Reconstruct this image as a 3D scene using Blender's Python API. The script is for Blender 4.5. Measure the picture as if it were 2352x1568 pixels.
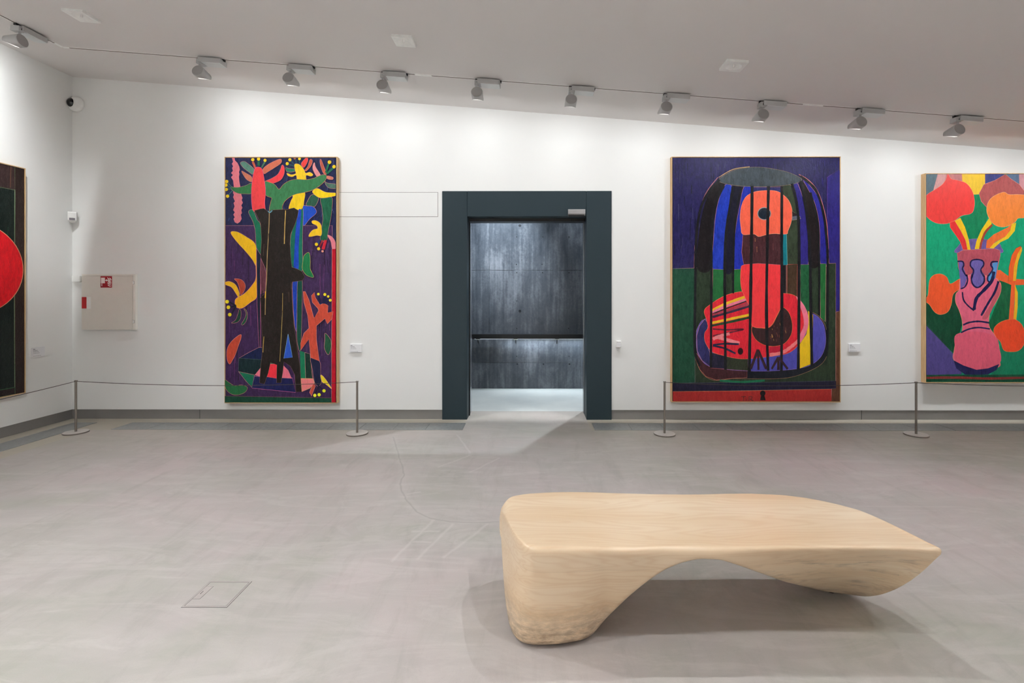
import bpy, bmesh, math, random
from mathutils import Vector, Matrix, Euler
import numpy as np

random.seed(7)
for _o in list(bpy.data.objects):
    bpy.data.objects.remove(_o)
SC = bpy.context.scene
COL = SC.collection

# ------------------------------------------------------------------ camera
W_, H_ = 2352.0, 1568.0
F = 1140.0            # focal length in pixels
CX, CY = 1218.0, 668.0
YAW = math.radians(0.30)
HC = 1.45             # eye height
cam_d = bpy.data.cameras.new('camera')
cam = bpy.data.objects.new('camera', cam_d)
COL.objects.link(cam)
cam.location = (0, 0, HC)
cam.rotation_euler = (math.pi / 2, 0, YAW)
cam_d.sensor_width = 36.0
cam_d.lens = F / W_ * 36.0
cam_d.shift_x = (W_ / 2 - CX) / W_
cam_d.shift_y = (CY - H_ / 2) / W_
cam_d.clip_start = 0.05
SC.camera = cam

# ------------------------------------------------------------------ world, exposure
wd = bpy.data.worlds.new('world')
SC.world = wd
wd.use_nodes = True
wd.node_tree.nodes['Background'].inputs[0].default_value = (0.9, 0.93, 1.0, 1)
wd.node_tree.nodes['Background'].inputs[1].default_value = 0.05
SC.view_settings.view_transform = 'Standard'
SC.view_settings.look = 'None'
SC.view_settings.gamma = 1.0
SC.view_settings.use_curve_mapping = False
SC.view_settings.exposure = 0.15
SC.cycles.use_adaptive_sampling = True
SC.cycles.adaptive_threshold = 0.03
SC.cycles.use_light_tree = False
SC.cycles.max_bounces = 8
SC.cycles.caustics_reflective = False
SC.cycles.caustics_refractive = False
WASH_POWER = 10.8
WASH_TOP = (0.80, -0.25)
WASH_POW = 1.60
CEIL_SPOT_POWER = 84.0
WARM = (0.95, 0.982, 1.0)
COOL = (0.80, 0.91, 1.0)

# ------------------------------------------------------------------ pixel -> world helpers
def ray(px, py):
    x = (px - CX) / F
    z = -(py - CY) / F
    c, s = math.cos(YAW), math.sin(YAW)
    return Vector((x * c - s, x * s + c, z))
CAM = Vector((0, 0, HC))
YW = 5.603                      # back wall plane
def on_y(px, py, Y=None):
    Y = YW if Y is None else Y
    d = ray(px, py)
    return CAM + d * (Y / d.y)
def on_x(px, py, X):
    d = ray(px, py)
    return CAM + d * (X / d.x)
def on_floor(px, py, z=0.0):
    d = ray(px, py)
    return CAM + d * ((z - HC) / d.z)
XL = on_y(166, 500).x           # left wall plane
XR = 7.6
YB = -5.2
_c0 = on_y(165, 176.5)
_c1 = on_y(2352, 345)
SLOPE = (_c1.z - _c0.z) / (_c1.x - _c0.x)
CA = math.atan(-SLOPE)
def ceil_z(x):
    return _c0.z + SLOPE * (x - XL)
def on_ceil(px, py):
    d = ray(px, py)
    # HC + t*dz = c0 + SLOPE*(t*dx - XL)
    t = (_c0.z - SLOPE * XL - HC) / (d.z - SLOPE * d.x)
    return CAM + d * t

DX0 = on_y(1016, 700).x; DX1 = on_y(1404.5, 700).x        # outside of door frame
DI0 = on_y(1073, 700).x; DI1 = on_y(1347, 700).x           # opening
DZ1 = on_y(1210, 439).z                                   # top of frame
DZI = on_y(1210, 497).z                                   # underside of lintel
# ------------------------------------------------------------------ material helpers
def lin(c):
    return tuple(((v / 255.0) / 12.92 if v / 255.0 <= 0.04045 else ((v / 255.0 + 0.055) / 1.055) ** 2.4) for v in c)

class NT:
    def __init__(self, name):
        self.m = bpy.data.materials.new(name)
        self.m.use_nodes = True
        self.t = self.m.node_tree
        self.b = self.t.nodes['Principled BSDF']
    def n(self, typ, **kw):
        nd = self.t.nodes.new(typ)
        for k, v in kw.items():
            if k == 'inp':
                for kk, vv in v.items():
                    if isinstance(vv, bpy.types.NodeSocket):
                        self.t.links.new(vv, nd.inputs[kk])
                    else:
                        nd.inputs[kk].default_value = vv
            else:
                setattr(nd, k, v)
        return nd
    def link(self, a, b):
        self.t.links.new(a, b)
    def math(self, op, a, b=None, c=None, clamp=False):
        nd = self.n('ShaderNodeMath', operation=op)
        nd.use_clamp = clamp
        for i, v in enumerate((a, b, c)):
            if v is None:
                continue
            if isinstance(v, bpy.types.NodeSocket):
                self.link(v, nd.inputs[i])
            else:
                nd.inputs[i].default_value = v
        return nd.outputs[0]
    def vm(self, op, a, b=None, scale=None):
        nd = self.n('ShaderNodeVectorMath', operation=op)
        for i, v in enumerate((a, b)):
            if v is None:
                continue
            if isinstance(v, bpy.types.NodeSocket):
                self.link(v, nd.inputs[i])
            else:
                nd.inputs[i].default_value = v
        if scale is not None:
            if isinstance(scale, bpy.types.NodeSocket):
                self.link(scale, nd.inputs['Scale'])
            else:
                nd.inputs['Scale'].default_value = scale
        return nd
    def pos(self):
        return self.n('ShaderNodeNewGeometry').outputs['Position']
    def objc(self):
        return self.n('ShaderNodeTexCoord').outputs['Object']
    def mapping(self, src, scale=(1, 1, 1), loc=(0, 0, 0), rot=(0, 0, 0)):
        nd = self.n('ShaderNodeMapping')
        self.link(src, nd.inputs['Vector'])
        nd.inputs['Scale'].default_value = scale
        nd.inputs['Location'].default_value = loc
        nd.inputs['Rotation'].default_value = rot
        return nd.outputs[0]
    def noise(self, src, scale, detail=3, rough=0.55, dist=0.0):
        nd = self.n('ShaderNodeTexNoise')
        self.link(src, nd.inputs['Vector'])
        nd.inputs['Scale'].default_value = scale
        nd.inputs['Detail'].default_value = detail
        nd.inputs['Roughness'].default_value = rough
        nd.inputs['Distortion'].default_value = dist
        return nd.outputs['Fac']
    def ramp(self, src, stops):
        nd = self.n('ShaderNodeValToRGB')
        self.link(src, nd.inputs[0])
        cr = nd.color_ramp
        while len(cr.elements) < len(stops):
            cr.elements.new(0.5)
        for e, (p, c) in zip(cr.elements, stops):
            e.position = p
            e.color = (c[0], c[1], c[2], 1) if not isinstance(c, (int, float)) else (c, c, c, 1)
        return nd.outputs[0]
    def mix(self, fac, a, b, blend='MIX'):
        nd = self.n('ShaderNodeMix', data_type='RGBA', blend_type=blend)
        for i, v in ((0, fac), (6, a), (7, b)):
            if isinstance(v, bpy.types.NodeSocket):
                self.link(v, nd.inputs[i])
            elif isinstance(v, (int, float)):
                nd.inputs[i].default_value = v
            else:
                nd.inputs[i].default_value = (v[0], v[1], v[2], 1)
        return nd.outputs[2]
    def bump(self, h, strength=0.2, dist=0.01):
        nd = self.n('ShaderNodeBump')
        self.link(h, nd.inputs['Height'])
        nd.inputs['Strength'].default_value = strength
        nd.inputs['Distance'].default_value = dist
        self.link(nd.outputs[0], self.b.inputs['Normal'])
    def col(self, c):
        if isinstance(c, bpy.types.NodeSocket):
            self.link(c, self.b.inputs['Base Color'])
        else:
            self.b.inputs['Base Color'].default_value = (c[0], c[1], c[2], 1)
    def set(self, rough=None, metal=None, spec=None, coat=None, coat_r=None):
        if rough is not None:
            if isinstance(rough, bpy.types.NodeSocket):
                self.link(rough, self.b.inputs['Roughness'])
            else:
                self.b.inputs['Roughness'].default_value = rough
        if metal is not None:
            self.b.inputs['Metallic'].default_value = metal
        if spec is not None:
            self.b.inputs['Specular IOR Level'].default_value = spec
        if coat is not None:
            self.b.inputs['Coat Weight'].default_value = coat
        if coat_r is not None:
            self.b.inputs['Coat Roughness'].default_value = coat_r

def simple(name, rgb, rough=0.5, metal=0.0, spec=0.5, var=0.06, scale=14.0, bump=0.0):
    t = NT(name)
    c = lin(rgb)
    nz = t.noise(t.objc(), scale, 4, 0.6)
    a = tuple(v * (1 - var) for v in c)
    b = tuple(min(1, v * (1 + var)) for v in c)
    t.col(t.ramp(nz, [(0.3, a), (0.7, b)]))
    t.set(rough=rough, metal=metal, spec=spec)
    if bump:
        t.bump(nz, bump, 0.005)
    return t.m

M = {}
def wall_mat(name, rgb):
    t = NT(name)
    p = t.pos()
    c = lin(rgb)
    n1 = t.noise(p, 0.9, 3, 0.5)
    t.col(t.ramp(n1, [(0.3, tuple(v * 0.985 for v in c)), (0.7, c)]))
    n2 = t.noise(p, 160, 2, 0.5)
    t.bump(n2, 0.12, 0.002)
    t.set(rough=0.75, spec=0.25)
    return t.m
M['wall'] = wall_mat('wall_paint', (243, 243, 241))
M['ceiling'] = wall_mat('ceiling_paint', (226, 222, 220))
M['white_plastic'] = simple('white_plastic', (246, 246, 243), 0.4)
M['cabinet_edge'] = simple('cabinet_edge', (238, 234, 226), 0.4, var=0.02)
M['cream_metal'] = simple('cream_enamel', (228, 223, 214), 0.4, var=0.02)
M['label_white'] = simple('label_card', (236, 236, 238), 0.5, var=0.02)
M['ink'] = simple('grey_ink', (120, 118, 124), 0.7)
M['ink_soft'] = simple('soft_grey_ink', (165, 163, 168), 0.7)
M['lamp_grey'] = simple('lamp_grey_enamel', (176, 175, 174), 0.38, var=0.03)
M['lamp_disc'] = simple('lamp_rear_grey', (152, 149, 147), 0.45, var=0.03)
M['lamp_light'] = simple('lamp_pale_grey', (214, 217, 217), 0.35, var=0.03)
M['black'] = simple('black_plastic', (18, 18, 20), 0.4)
M['track'] = simple('track_groove', (120, 108, 100), 0.6)
M['base_steel'] = simple('baseboard_steel', (136, 133, 131), 0.42, metal=0.2, var=0.05, scale=4)
M['post_steel'] = simple('post_metal', (132, 124, 116), 0.4, metal=0.4)
M['post_base'] = simple('post_base_metal', (206, 200, 194), 0.4, metal=0.1)
M['cord'] = simple('cord_dark', (60, 52, 48), 0.7)
M['chrome'] = simple('brushed_silver', (200, 202, 206), 0.22, metal=0.9)
M['red'] = simple('red_enamel', (190, 8, 22), 0.4)
M['seam'] = simple('shadow_gap', (120, 112, 104), 0.8)
M['hatch_box'] = simple('floor_box_fill', (176, 168, 164), 0.55)
M['dark_gap'] = simple('dark_gap', (60, 56, 54), 0.8)
M['grate'] = simple('grate_metal', (172, 175, 174), 0.38, metal=0.4, var=0.12, scale=30)
M['grate_under'] = simple('duct_dark', (70, 72, 72), 0.7)
M['door_metal'] = None

def frame_steel():
    t = NT('dark_door_steel')
    nz = t.noise(t.pos(), 220, 2, 0.5)
    t.col(t.ramp(nz, [(0.3, lin((42, 55, 61))), (0.7, lin((48, 61, 67)))]))
    t.set(rough=0.45, metal=0.0, spec=0.2)
    t.bump(nz, 0.05, 0.002)
    return t.m
M['door_metal'] = frame_steel()

def wood_frame():
    t = NT('pale_frame_wood')
    p = t.mapping(t.pos(), (30, 30, 3))
    nz = t.noise(p, 3, 4, 0.6)
    t.col(t.ramp(nz, [(0.25, lin((196, 158, 112))), (0.75, lin((222, 188, 140)))]))
    t.set(rough=0.5)
    return t.m
M['frame_wood'] = wood_frame()

def emis(name, rgb, s):
    t = NT(name)
    t.col(rgb)
    t.b.inputs['Emission Color'].default_value = (rgb[0], rgb[1], rgb[2], 1)
    t.b.inputs['Emission Strength'].default_value = s
    return t.m
M['lamp_glow'] = emis('lamp_glow', (1.0, 0.97, 0.92), 1.1)
M['louvre'] = emis('louvre_blade_glow', (0.85, 0.85, 0.84), 0.35)  # faint emission stands in for lamp light falling on the blades
M['led'] = emis('led_strip', (0.85, 0.93, 1.0), 3.0)

def bench_wood():
    t = NT('oiled_pale_timber')
    p = t.objc()
    # cathedral grain: contour lines of a stretched noise
    q = t.mapping(p, (0.55, 4.2, 8.0))
    base = t.noise(q, 1.6, 2, 0.45, 0.15)
    rings = t.math('SINE', t.math('MULTIPLY', base, 105.0))
    rings = t.math('POWER', t.math('MULTIPLY_ADD', rings, 0.5, 0.5), 2.2)
    fine = t.noise(t.mapping(p, (5, 120, 160)), 1.6, 3, 0.6)
    board = t.noise(t.mapping(p, (0.5, 3.2, 7.5)), 1.3, 1, 0.4)
    sep = t.n('ShaderNodeSeparateXYZ')
    t.link(p, sep.inputs[0])
    # laminated layers: slight tone change with height and thin glue lines
    zl = t.math('MULTIPLY_ADD', sep.outputs[2], 1.0 / 0.145, -0.2)
    lay = t.n('ShaderNodeTexWhiteNoise', noise_dimensions='1D')
    t.link(t.math('FLOOR', zl), lay.inputs['W'])
    c1 = t.ramp(board, [(0.3, lin((226, 196, 158))), (0.7, lin((240, 219, 190)))])
    c2 = t.mix(t.math('MULTIPLY', rings, 0.24), c1, lin((206, 158, 110)))
    c3 = t.mix(t.math('MULTIPLY', fine, 0.25), c2, lin((240, 220, 190)))
    c4 = t.mix(t.math('MULTIPLY', lay.outputs['Value'], 0.16), c3, lin((196, 160, 124)))
    fr = t.math('FRACT', zl)
    glue = t.math('LESS_THAN', fr, 0.010)
    c5 = t.mix(t.math('MULTIPLY', glue, 0.2), c4, lin((150, 112, 78)))
    # scuffs near the floor and dirty patches on the far end
    st = t.noise(t.mapping(p, (9, 9, 26)), 1.6, 6, 0.7)
    lowz = t.ramp(sep.outputs[2], [(0.0, 1.0), (0.19, 0.0)])
    left = t.ramp(sep.outputs[0], [(0.45, 1.0), (0.8, 0.35)])
    m1 = t.math('MULTIPLY', t.math('MULTIPLY', lowz, left), t.ramp(st, [(0.34, 0.0), (0.60, 1.0)]))
    c6 = t.mix(t.math('MULTIPLY', m1, 0.78), c5, lin((86, 64, 50)))
    st2 = t.noise(t.mapping(p, (5, 5, 22), (3, 1, 0)), 1.3, 4, 0.6)
    endx = t.ramp(sep.outputs[0], [(0.9, 0.0), (1.0, 1.0)])
    notop = t.ramp(sep.outputs[2], [(0.34, 1.0), (0.385, 0.0)])
    m2 = t.math('MULTIPLY', t.math('MULTIPLY', endx, notop), t.ramp(st2, [(0.54, 0.0), (0.72, 1.0)]))
    c7 = t.mix(t.math('MULTIPLY', m2, 0.42), c6, lin((92, 72, 58)))
    # hairline dents
    dn = t.noise(t.mapping(p, (60, 60, 14), (9, 4, 0), (0.3, 0.7, 0.2)), 1.0, 1, 0.4)
    c8 = t.mix(t.math('MULTIPLY', t.math('MULTIPLY', t.ramp(dn, [(0.82, 0.0), (0.86, 1.0)]), notop), 0.5), c7, lin((80, 55, 40)))
    t.col(c8)
    t.set(rough=0.38, spec=0.5, coat=0.25, coat_r=0.22)
    t.bump(t.math('ADD', rings, fine), 0.05, 0.002)
    return t.m
M['bench'] = bench_wood()

def floor_mat():
    t = NT('polished_cement_floor')
    p = t.pos()
    n1 = t.noise(t.mapping(p, (0.7, 1.0, 1)), 0.8, 5, 0.62, 0.5)
    n2 = t.noise(t.mapping(p, (1.0, 3.4, 1), rot=(0, 0, 0.5)), 1.5, 6, 0.66, 0.8)
    n3 = t.noise(t.mapping(p, (3.6, 1.0, 1), rot=(0, 0, 0.9)), 2.1, 5, 0.65, 0.6)
    c1 = t.ramp(n1, [(0.34, lin((170, 169, 159))), (0.5, lin((180, 174, 170))), (0.66, lin((190, 177, 176)))])
    c2 = t.mix(t.ramp(n2, [(0.46, 0.0), (0.70, 0.5)]), c1, lin((198, 191, 187)))
    c3 = t.mix(t.ramp(n3, [(0.30, 0.32), (0.50, 0.0)]), c2, lin((150, 146, 139)))
    n4 = t.noise(t.mapping(p, (0.8, 2.6, 1), rot=(0, 0, 0.75)), 1.5, 6, 0.66, 2.2)
    c3 = t.mix(t.ramp(n4, [(0.50, 0.0), (0.63, 0.22), (0.78, 0.0)]), c3, lin((214, 208, 204)))
    speck = t.noise(p, 260, 2, 0.6)
    c4 = t.mix(t.ramp(speck, [(0.30, 0.18), (0.42, 0.0)]), c3, lin((130, 125, 120)))
    # warmer, duller cement band along the walls
    sep = t.n('ShaderNodeSeparateXYZ')
    t.link(p, sep.inputs[0])
    yb = t.math('GREATER_THAN', sep.outputs[1], on_floor(1000, 988.2).y)
    xbnd = t.math('LESS_THAN', sep.outputs[0], XL + 0.62)
    indoor = t.math('GREATER_THAN', t.math('ABSOLUTE', t.math('SUBTRACT', sep.outputs[0], (DI0 + DI1) / 2 + 0.0)), (DI1 - DI0) / 2)
    band = t.math('MULTIPLY', t.math('MAXIMUM', yb, xbnd), t.math('MAXIMUM', indoor, 0.4))
    fade = t.math('MULTIPLY_ADD', sep.outputs[1], 1.4, -6.0, clamp=True)
    c5 = t.mix(t.math('MULTIPLY', t.math('MAXIMUM', t.math('MULTIPLY', band, 0.75), t.math('MULTIPLY', fade, 0.28)), 1.0), c4, lin((184, 177, 160)))
    # trowel ridges and the old patch edge, laid out on the floor in metres
    dist = t.n('ShaderNodeTexNoise')
    t.link(p, dist.inputs['Vector'])
    dist.inputs['Scale'].default_value = 7.0
    off = t.vm('SCALE', t.vm('SUBTRACT', dist.outputs['Color'], (0.5, 0.5, 0.5)).outputs[0], scale=0.03).outputs[0]
    flat = t.vm('MULTIPLY', t.vm('ADD', p, off).outputs[0], (1, 1, 0)).outputs[0]
    def z8(x, y):
        q = on_floor(860 + x / 4.3556, 960 + y / 4.3556)
        return (q.x, q.y, 0.0)
    def poly(pts):
        res = None
        for a, b in zip(pts[:-1], pts[1:]):
            A, B = Vector(z8(*a)), Vector(z8(*b))
            ba = B - A
            l2 = max(ba.dot(ba), 1e-6)
            pa = t.vm('SUBTRACT', flat, tuple(A)).outputs[0]
            h = t.math('MULTIPLY', t.vm('DOT_PRODUCT', pa, tuple(ba)).outputs['Value'], 1.0 / l2, clamp=True)
            d = t.vm('LENGTH', t.vm('SUBTRACT', pa, t.vm('SCALE', tuple(ba), scale=h).outputs[0]).outputs[0]).outputs['Value']
            res = d if res is None else t.math('MINIMUM', res, d)
        return res
    edge = poly([(190, 190), (250, 400), (300, 560), (255, 660), (310, 810), (420, 930), (560, 1000), (760, 1036), (1000, 1046), (1240, 1040)])
    strokes = None
    for sgm in ([(590, 1020), (170, 1430)], [(780, 1060), (430, 1410)], [(1130, 1060), (700, 1390)], [(830, 170), (960, 350)], [(380, 1135), (640, 1130)], [(390, 1240), (560, 1240)], [(330, 760), (450, 740)], [(960, 370), (640, 490)], [(1250, 400), (960, 540)]):
        d = poly(sgm)
        strokes = d if strokes is None else t.math('MINIMUM', strokes, d)
    eline = t.ramp(edge, [(0.0, 1.0), (0.010, 0.0)])
    eside = t.ramp(edge, [(0.006, 1.0), (0.05, 0.0)])
    sline = t.ramp(strokes, [(0.0, 1.0), (0.016, 0.0)])
    c6 = t.mix(t.math('MULTIPLY', eside, 0.22), c5, lin((205, 200, 195)))
    c7 = t.mix(t.math('MULTIPLY', eline, 0.38), c6, lin((130, 124, 120)))
    c8 = t.mix(t.math('MULTIPLY', sline, 0.38), c7, lin((212, 206, 202)))
    t.col(c8)
    rr = t.math('MULTIPLY_ADD', n2, 0.25, 0.38)
    t.set(rough=rr, spec=0.35)
    hsum = t.math('ADD', t.math('MULTIPLY', n2, 0.6), t.math('MULTIPLY', speck, 0.05))
    t.bump(hsum, 0.16, 0.02)
    return t.m
M['floor'] = floor_mat()

def corridor_floor():
    t = NT('pale_corridor_floor')
    n1 = t.noise(t.pos(), 1.3, 4, 0.6)
    t.col(t.ramp(n1, [(0.3, lin((196, 200, 198))), (0.7, lin((218, 220, 216)))]))
    t.set(rough=0.35, spec=0.4)
    return t.m
M['corridor_floor'] = corridor_floor()

def concrete():
    t = NT('dark_formwork_concrete')
    p = t.pos()
    n1 = t.noise(t.mapping(p, (2.2, 1, 0.9)), 1.6, 6, 0.65, 0.3)
    n2 = t.noise(t.mapping(p, (26, 1, 1.2)), 1.0, 4, 0.6)
    n3 = t.noise(p, 42, 3, 0.7)
    s = t.math('ADD', t.math('MULTIPLY', n1, 0.6), t.math('ADD', t.math('MULTIPLY', n2, 0.25), t.math('MULTIPLY', n3, 0.15)))
    t.col(t.ramp(s, [(0.34, lin((40, 46, 54))), (0.5, lin((74, 79, 86))), (0.66, lin((122, 125, 131)))]))
    t.set(rough=0.36, spec=0.55)
    t.bump(s, 0.35, 0.01)
    return t.m
M['concrete'] = concrete()
M['tie'] = simple('tie_hole_dark', (30, 33, 38), 0.8)
M['pale_seam'] = simple('pale_concrete_seam', (120, 122, 126), 0.6)

# ------------------------------------------------------------------ mesh helpers
class MB:
    def __init__(self):
        self.v, self.f, self.mi = [], [], []
    def add(self, vs, fs, mi=0):
        o = len(self.v)
        self.v += [tuple(x) for x in vs]
        self.f += [tuple(i + o for i in f) for f in fs]
        self.mi += [mi] * len(fs)
        return self
    def box(self, x0, y0, z0, x1, y1, z1, mi=0, rot=None, piv=None):
        x0, x1 = sorted((x0, x1)); y0, y1 = sorted((y0, y1)); z0, z1 = sorted((z0, z1))
        vs = [Vector((x, y, z)) for z in (z0, z1) for y in (y0, y1) for x in (x0, x1)]
        if rot is not None:
            pv = Vector(piv) if piv else Vector((0, 0, 0))
            vs = [rot @ (q - pv) + pv for q in vs]
        fs = [(0, 2, 3, 1), (4, 5, 7, 6), (0, 1, 5, 4), (2, 6, 7, 3), (0, 4, 6, 2), (1, 3, 7, 5)]
        return self.add(vs, fs, mi)
    def lathe(self, prof, seg=24, axis='z', c=(0, 0, 0), mi=0, mat=None, cap=True):
        vs, fs = [], []
        n = len(prof)
        for i in range(seg):
            a = 2 * math.pi * i / seg
            for r, h in prof:
                q = Vector((r * math.cos(a), r * math.sin(a), h))
                if axis == 'y':
                    q = Vector((q.x, -q.z, q.y))     # axis points to -y
                if axis == 'x':
                    q = Vector((q.z, q.x, q.y))
                if mat is not None:
                    q = mat @ q
                vs.append(q + Vector(c))
        for i in range(seg):
            j = (i + 1) % seg
            for k in range(n - 1):
                fs.append((i * n + k, j * n + k, j * n + k + 1, i * n + k + 1))
        if cap:
            if prof[0][0] > 1e-6:
                fs.append(tuple(i * n for i in reversed(range(seg))))
            if prof[-1][0] > 1e-6:
                fs.append(tuple(i * n + n - 1 for i in range(seg)))
        return self.add(vs, fs, mi)
    def tube(self, pts, r, seg=8, mi=0):
        pts = [Vector(p) for p in pts]
        vs, fs = [], []
        for i, p in enumerate(pts):
            d = (pts[min(i + 1, len(pts) - 1)] - pts[max(i - 1, 0)]).normalized()
            up = Vector((0, 0, 1)) if abs(d.z) < 0.9 else Vector((1, 0, 0))
            a = d.cross(up).normalized(); b = a.cross(d).normalized()
            for k in range(seg):
                an = 2 * math.pi * k / seg
                vs.append(p + (a * math.cos(an) + b * math.sin(an)) * r)
        for i in range(len(pts) - 1):
            for k in range(seg):
                l = (k + 1) % seg
                fs.append((i * seg + k, i * seg + l, (i + 1) * seg + l, (i + 1) * seg + k))
        fs.append(tuple(reversed(range(seg))))
        fs.append(tuple((len(pts) - 1) * seg + k for k in range(seg)))
        return self.add(vs, fs, mi)

def obj(name, mb, mat, parent=None, origin=None, smooth=False, bevel=0.0, angle=0.6):
    org = Vector(origin) if origin is not None else Vector((0, 0, 0))
    if parent is not None and origin is None:
        org = world_loc(parent)
    me = bpy.data.meshes.new(name)
    me.from_pydata([tuple(Vector(q) - org) for q in mb.v], [], mb.f)
    mats = mat if isinstance(mat, (list, tuple)) else [mat]
    for m in mats:
        me.materials.append(m)
    for p, i in zip(me.polygons, mb.mi):
        p.material_index = i
    me.validate()
    bm = bmesh.new(); bm.from_mesh(me)
    bmesh.ops.recalc_face_normals(bm, faces=bm.faces)
    if bevel > 0:
        es = [e for e in bm.edges if len(e.link_faces) == 2 and e.calc_face_angle(0) > 0.5]
        bmesh.ops.bevel(bm, geom=es, offset=bevel, segments=2, affect='EDGES', profile=0.6)
    bm.to_mesh(me); bm.free()
    if smooth:
        me.polygons.foreach_set('use_smooth', [True] * len(me.polygons))
        me.set_sharp_from_angle(angle=angle)
    o = bpy.data.objects.new(name, me)
    COL.objects.link(o)
    if parent is not None:
        o.parent = parent
        o.location = (0, 0, 0) if origin is None else org - world_loc(parent)
    else:
        o.location = org
    return o
def world_loc(o):
    l = Vector(o.location)
    while o.parent is not None:
        o = o.parent
        l = l + Vector(o.location)
    return l
def tag(o, label=None, cat=None, group=None, kind=None):
    if label: o['label'] = label
    if cat: o['category'] = cat
    if group: o['group'] = group
    if kind: o['kind'] = kind
    return o
def thing(name, loc, label, cat, group=None):
    o = bpy.data.objects.new(name, None)
    COL.objects.link(o)
    o.location = loc
    o.empty_display_size = 0.05
    return tag(o, label, cat, group)
def struct(name, mb, mat, **kw):
    o = obj(name, mb, mat, **kw)
    if o.parent is None:
        o['kind'] = 'structure'
    return o

# ------------------------------------------------------------------ room shell
BB = 0.108                                                # baseboard height
YD = 5.99                                                 # far side of the wall opening
YC = 7.38                                                 # corridor wall
XCE = 4.6
TOP = 4.3
struct('floor', MB().box(XL - 0.3, YB - 0.2, -0.12, XR + 0.2, YD, 0.0), M['floor'])
fl2 = struct('floor_corridor', MB().box(-3.2, YD, -0.12, XCE, YC + 0.2, 0.0), M['corridor_floor'])
wb = MB()
def slab_back(x0, x1, z0):
    wb.add([(x0, YW, z0), (x1, YW, z0), (x1, YW, ceil_z(x1) + 0.02), (x0, YW, ceil_z(x0) + 0.02),
            (x0, YW + 0.3, z0), (x1, YW + 0.3, z0), (x1, YW + 0.3, ceil_z(x1) + 0.02), (x0, YW + 0.3, ceil_z(x0) + 0.02)],
           [(0, 1, 2, 3), (5, 4, 7, 6), (0, 4, 5, 1), (3, 2, 6, 7), (0, 3, 7, 4), (1, 5, 6, 2)])
slab_back(XL - 0.2, DX0, BB)
slab_back(DX0, DX1, DZ1)
slab_back(DX1, XR + 0.2, BB)
struct('wall_back', wb, M['wall'])
struct('wall_left', MB().box(XL - 0.2, YB, BB, XL, YW + 0.1, TOP), M['wall'])
struct('wall_right', MB().box(XR, YB, 0, XR + 0.2, YW + 0.3, TOP), M['wall'])
struct('wall_front', MB().box(XL - 0.2, YB - 0.2, 0, XR + 0.2, YB, TOP), M['wall'])
cm = MB()
xa, xb = XL - 0.2, XR + 0.2
cm.add([(xa, YB - 0.2, ceil_z(xa)), (xb, YB - 0.2, ceil_z(xb)), (xb, YW + 0.3, ceil_z(xb)), (xa, YW + 0.3, ceil_z(xa)),
        (xa, YB - 0.2, ceil_z(xa) + 0.15), (xb, YB - 0.2, ceil_z(xb) + 0.15), (xb, YW + 0.3, ceil_z(xb) + 0.15), (xa, YW + 0.3, ceil_z(xa) + 0.15)],
       [(0, 1, 2, 3), (4, 7, 6, 5), (0, 4, 5, 1), (1, 5, 6, 2), (2, 6, 7, 3), (3, 7, 4, 0)])
struct('ceiling', cm, M['ceiling'])
struct('baseboard_back', MB().box(XL - 0.02, YW + 0.008, 0.001, DX0 - 0.001, YW + 0.05, BB), M['base_steel'])
bbr = struct('baseboard_right', MB().box(DX1 + 0.001, YW + 0.008, 0.001, XR, YW + 0.05, BB), M['base_steel'])
struct('baseboard_left', MB().box(XL - 0.05, YB, 0.001, XL - 0.008, YW + 0.05, BB), M['base_steel'])
# baseboard joints
for px in (458, 1980):
    q = on_y(px, 950)
    tr = struct('trim_1' if px < 1000 else 'trim_2', MB().box(q.x - 0.002, YW + 0.006, 0.002, q.x + 0.002, YW + 0.0082, BB - 0.001), M['dark_gap'])

# corridor
cw = MB().box(-3.2, YC, 0, XCE, YC + 0.2, TOP)
wcor = struct('wall_corridor', cw, M['concrete'])
struct('wall_corridor_end', MB().box(XCE, YD - 0.1, 0, XCE + 0.2, YC + 0.2, TOP), M['concrete'])
struct('wall_corridor_far', MB().box(-3.4, YD - 0.1, 0, -3.2, YC + 0.2, TOP), M['concrete'])
ci = MB()
ci.box(-3.2, YD - 0.08, 0, DI0 - 0.02, YD, TOP)
ci.box(DI1 + 0.02, YD - 0.08, 0, XCE, YD, TOP)
ci.box(DI0 - 0.02, YD - 0.08, DZI + 0.02, DI1 + 0.02, YD, TOP)
struct('wall_corridor_inner', ci, M['concrete'])
struct('ceiling_corridor', MB().box(-3.4, YD - 0.1, TOP, XCE + 0.2, YC + 0.2, TOP + 0.1), M['concrete'])
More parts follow.
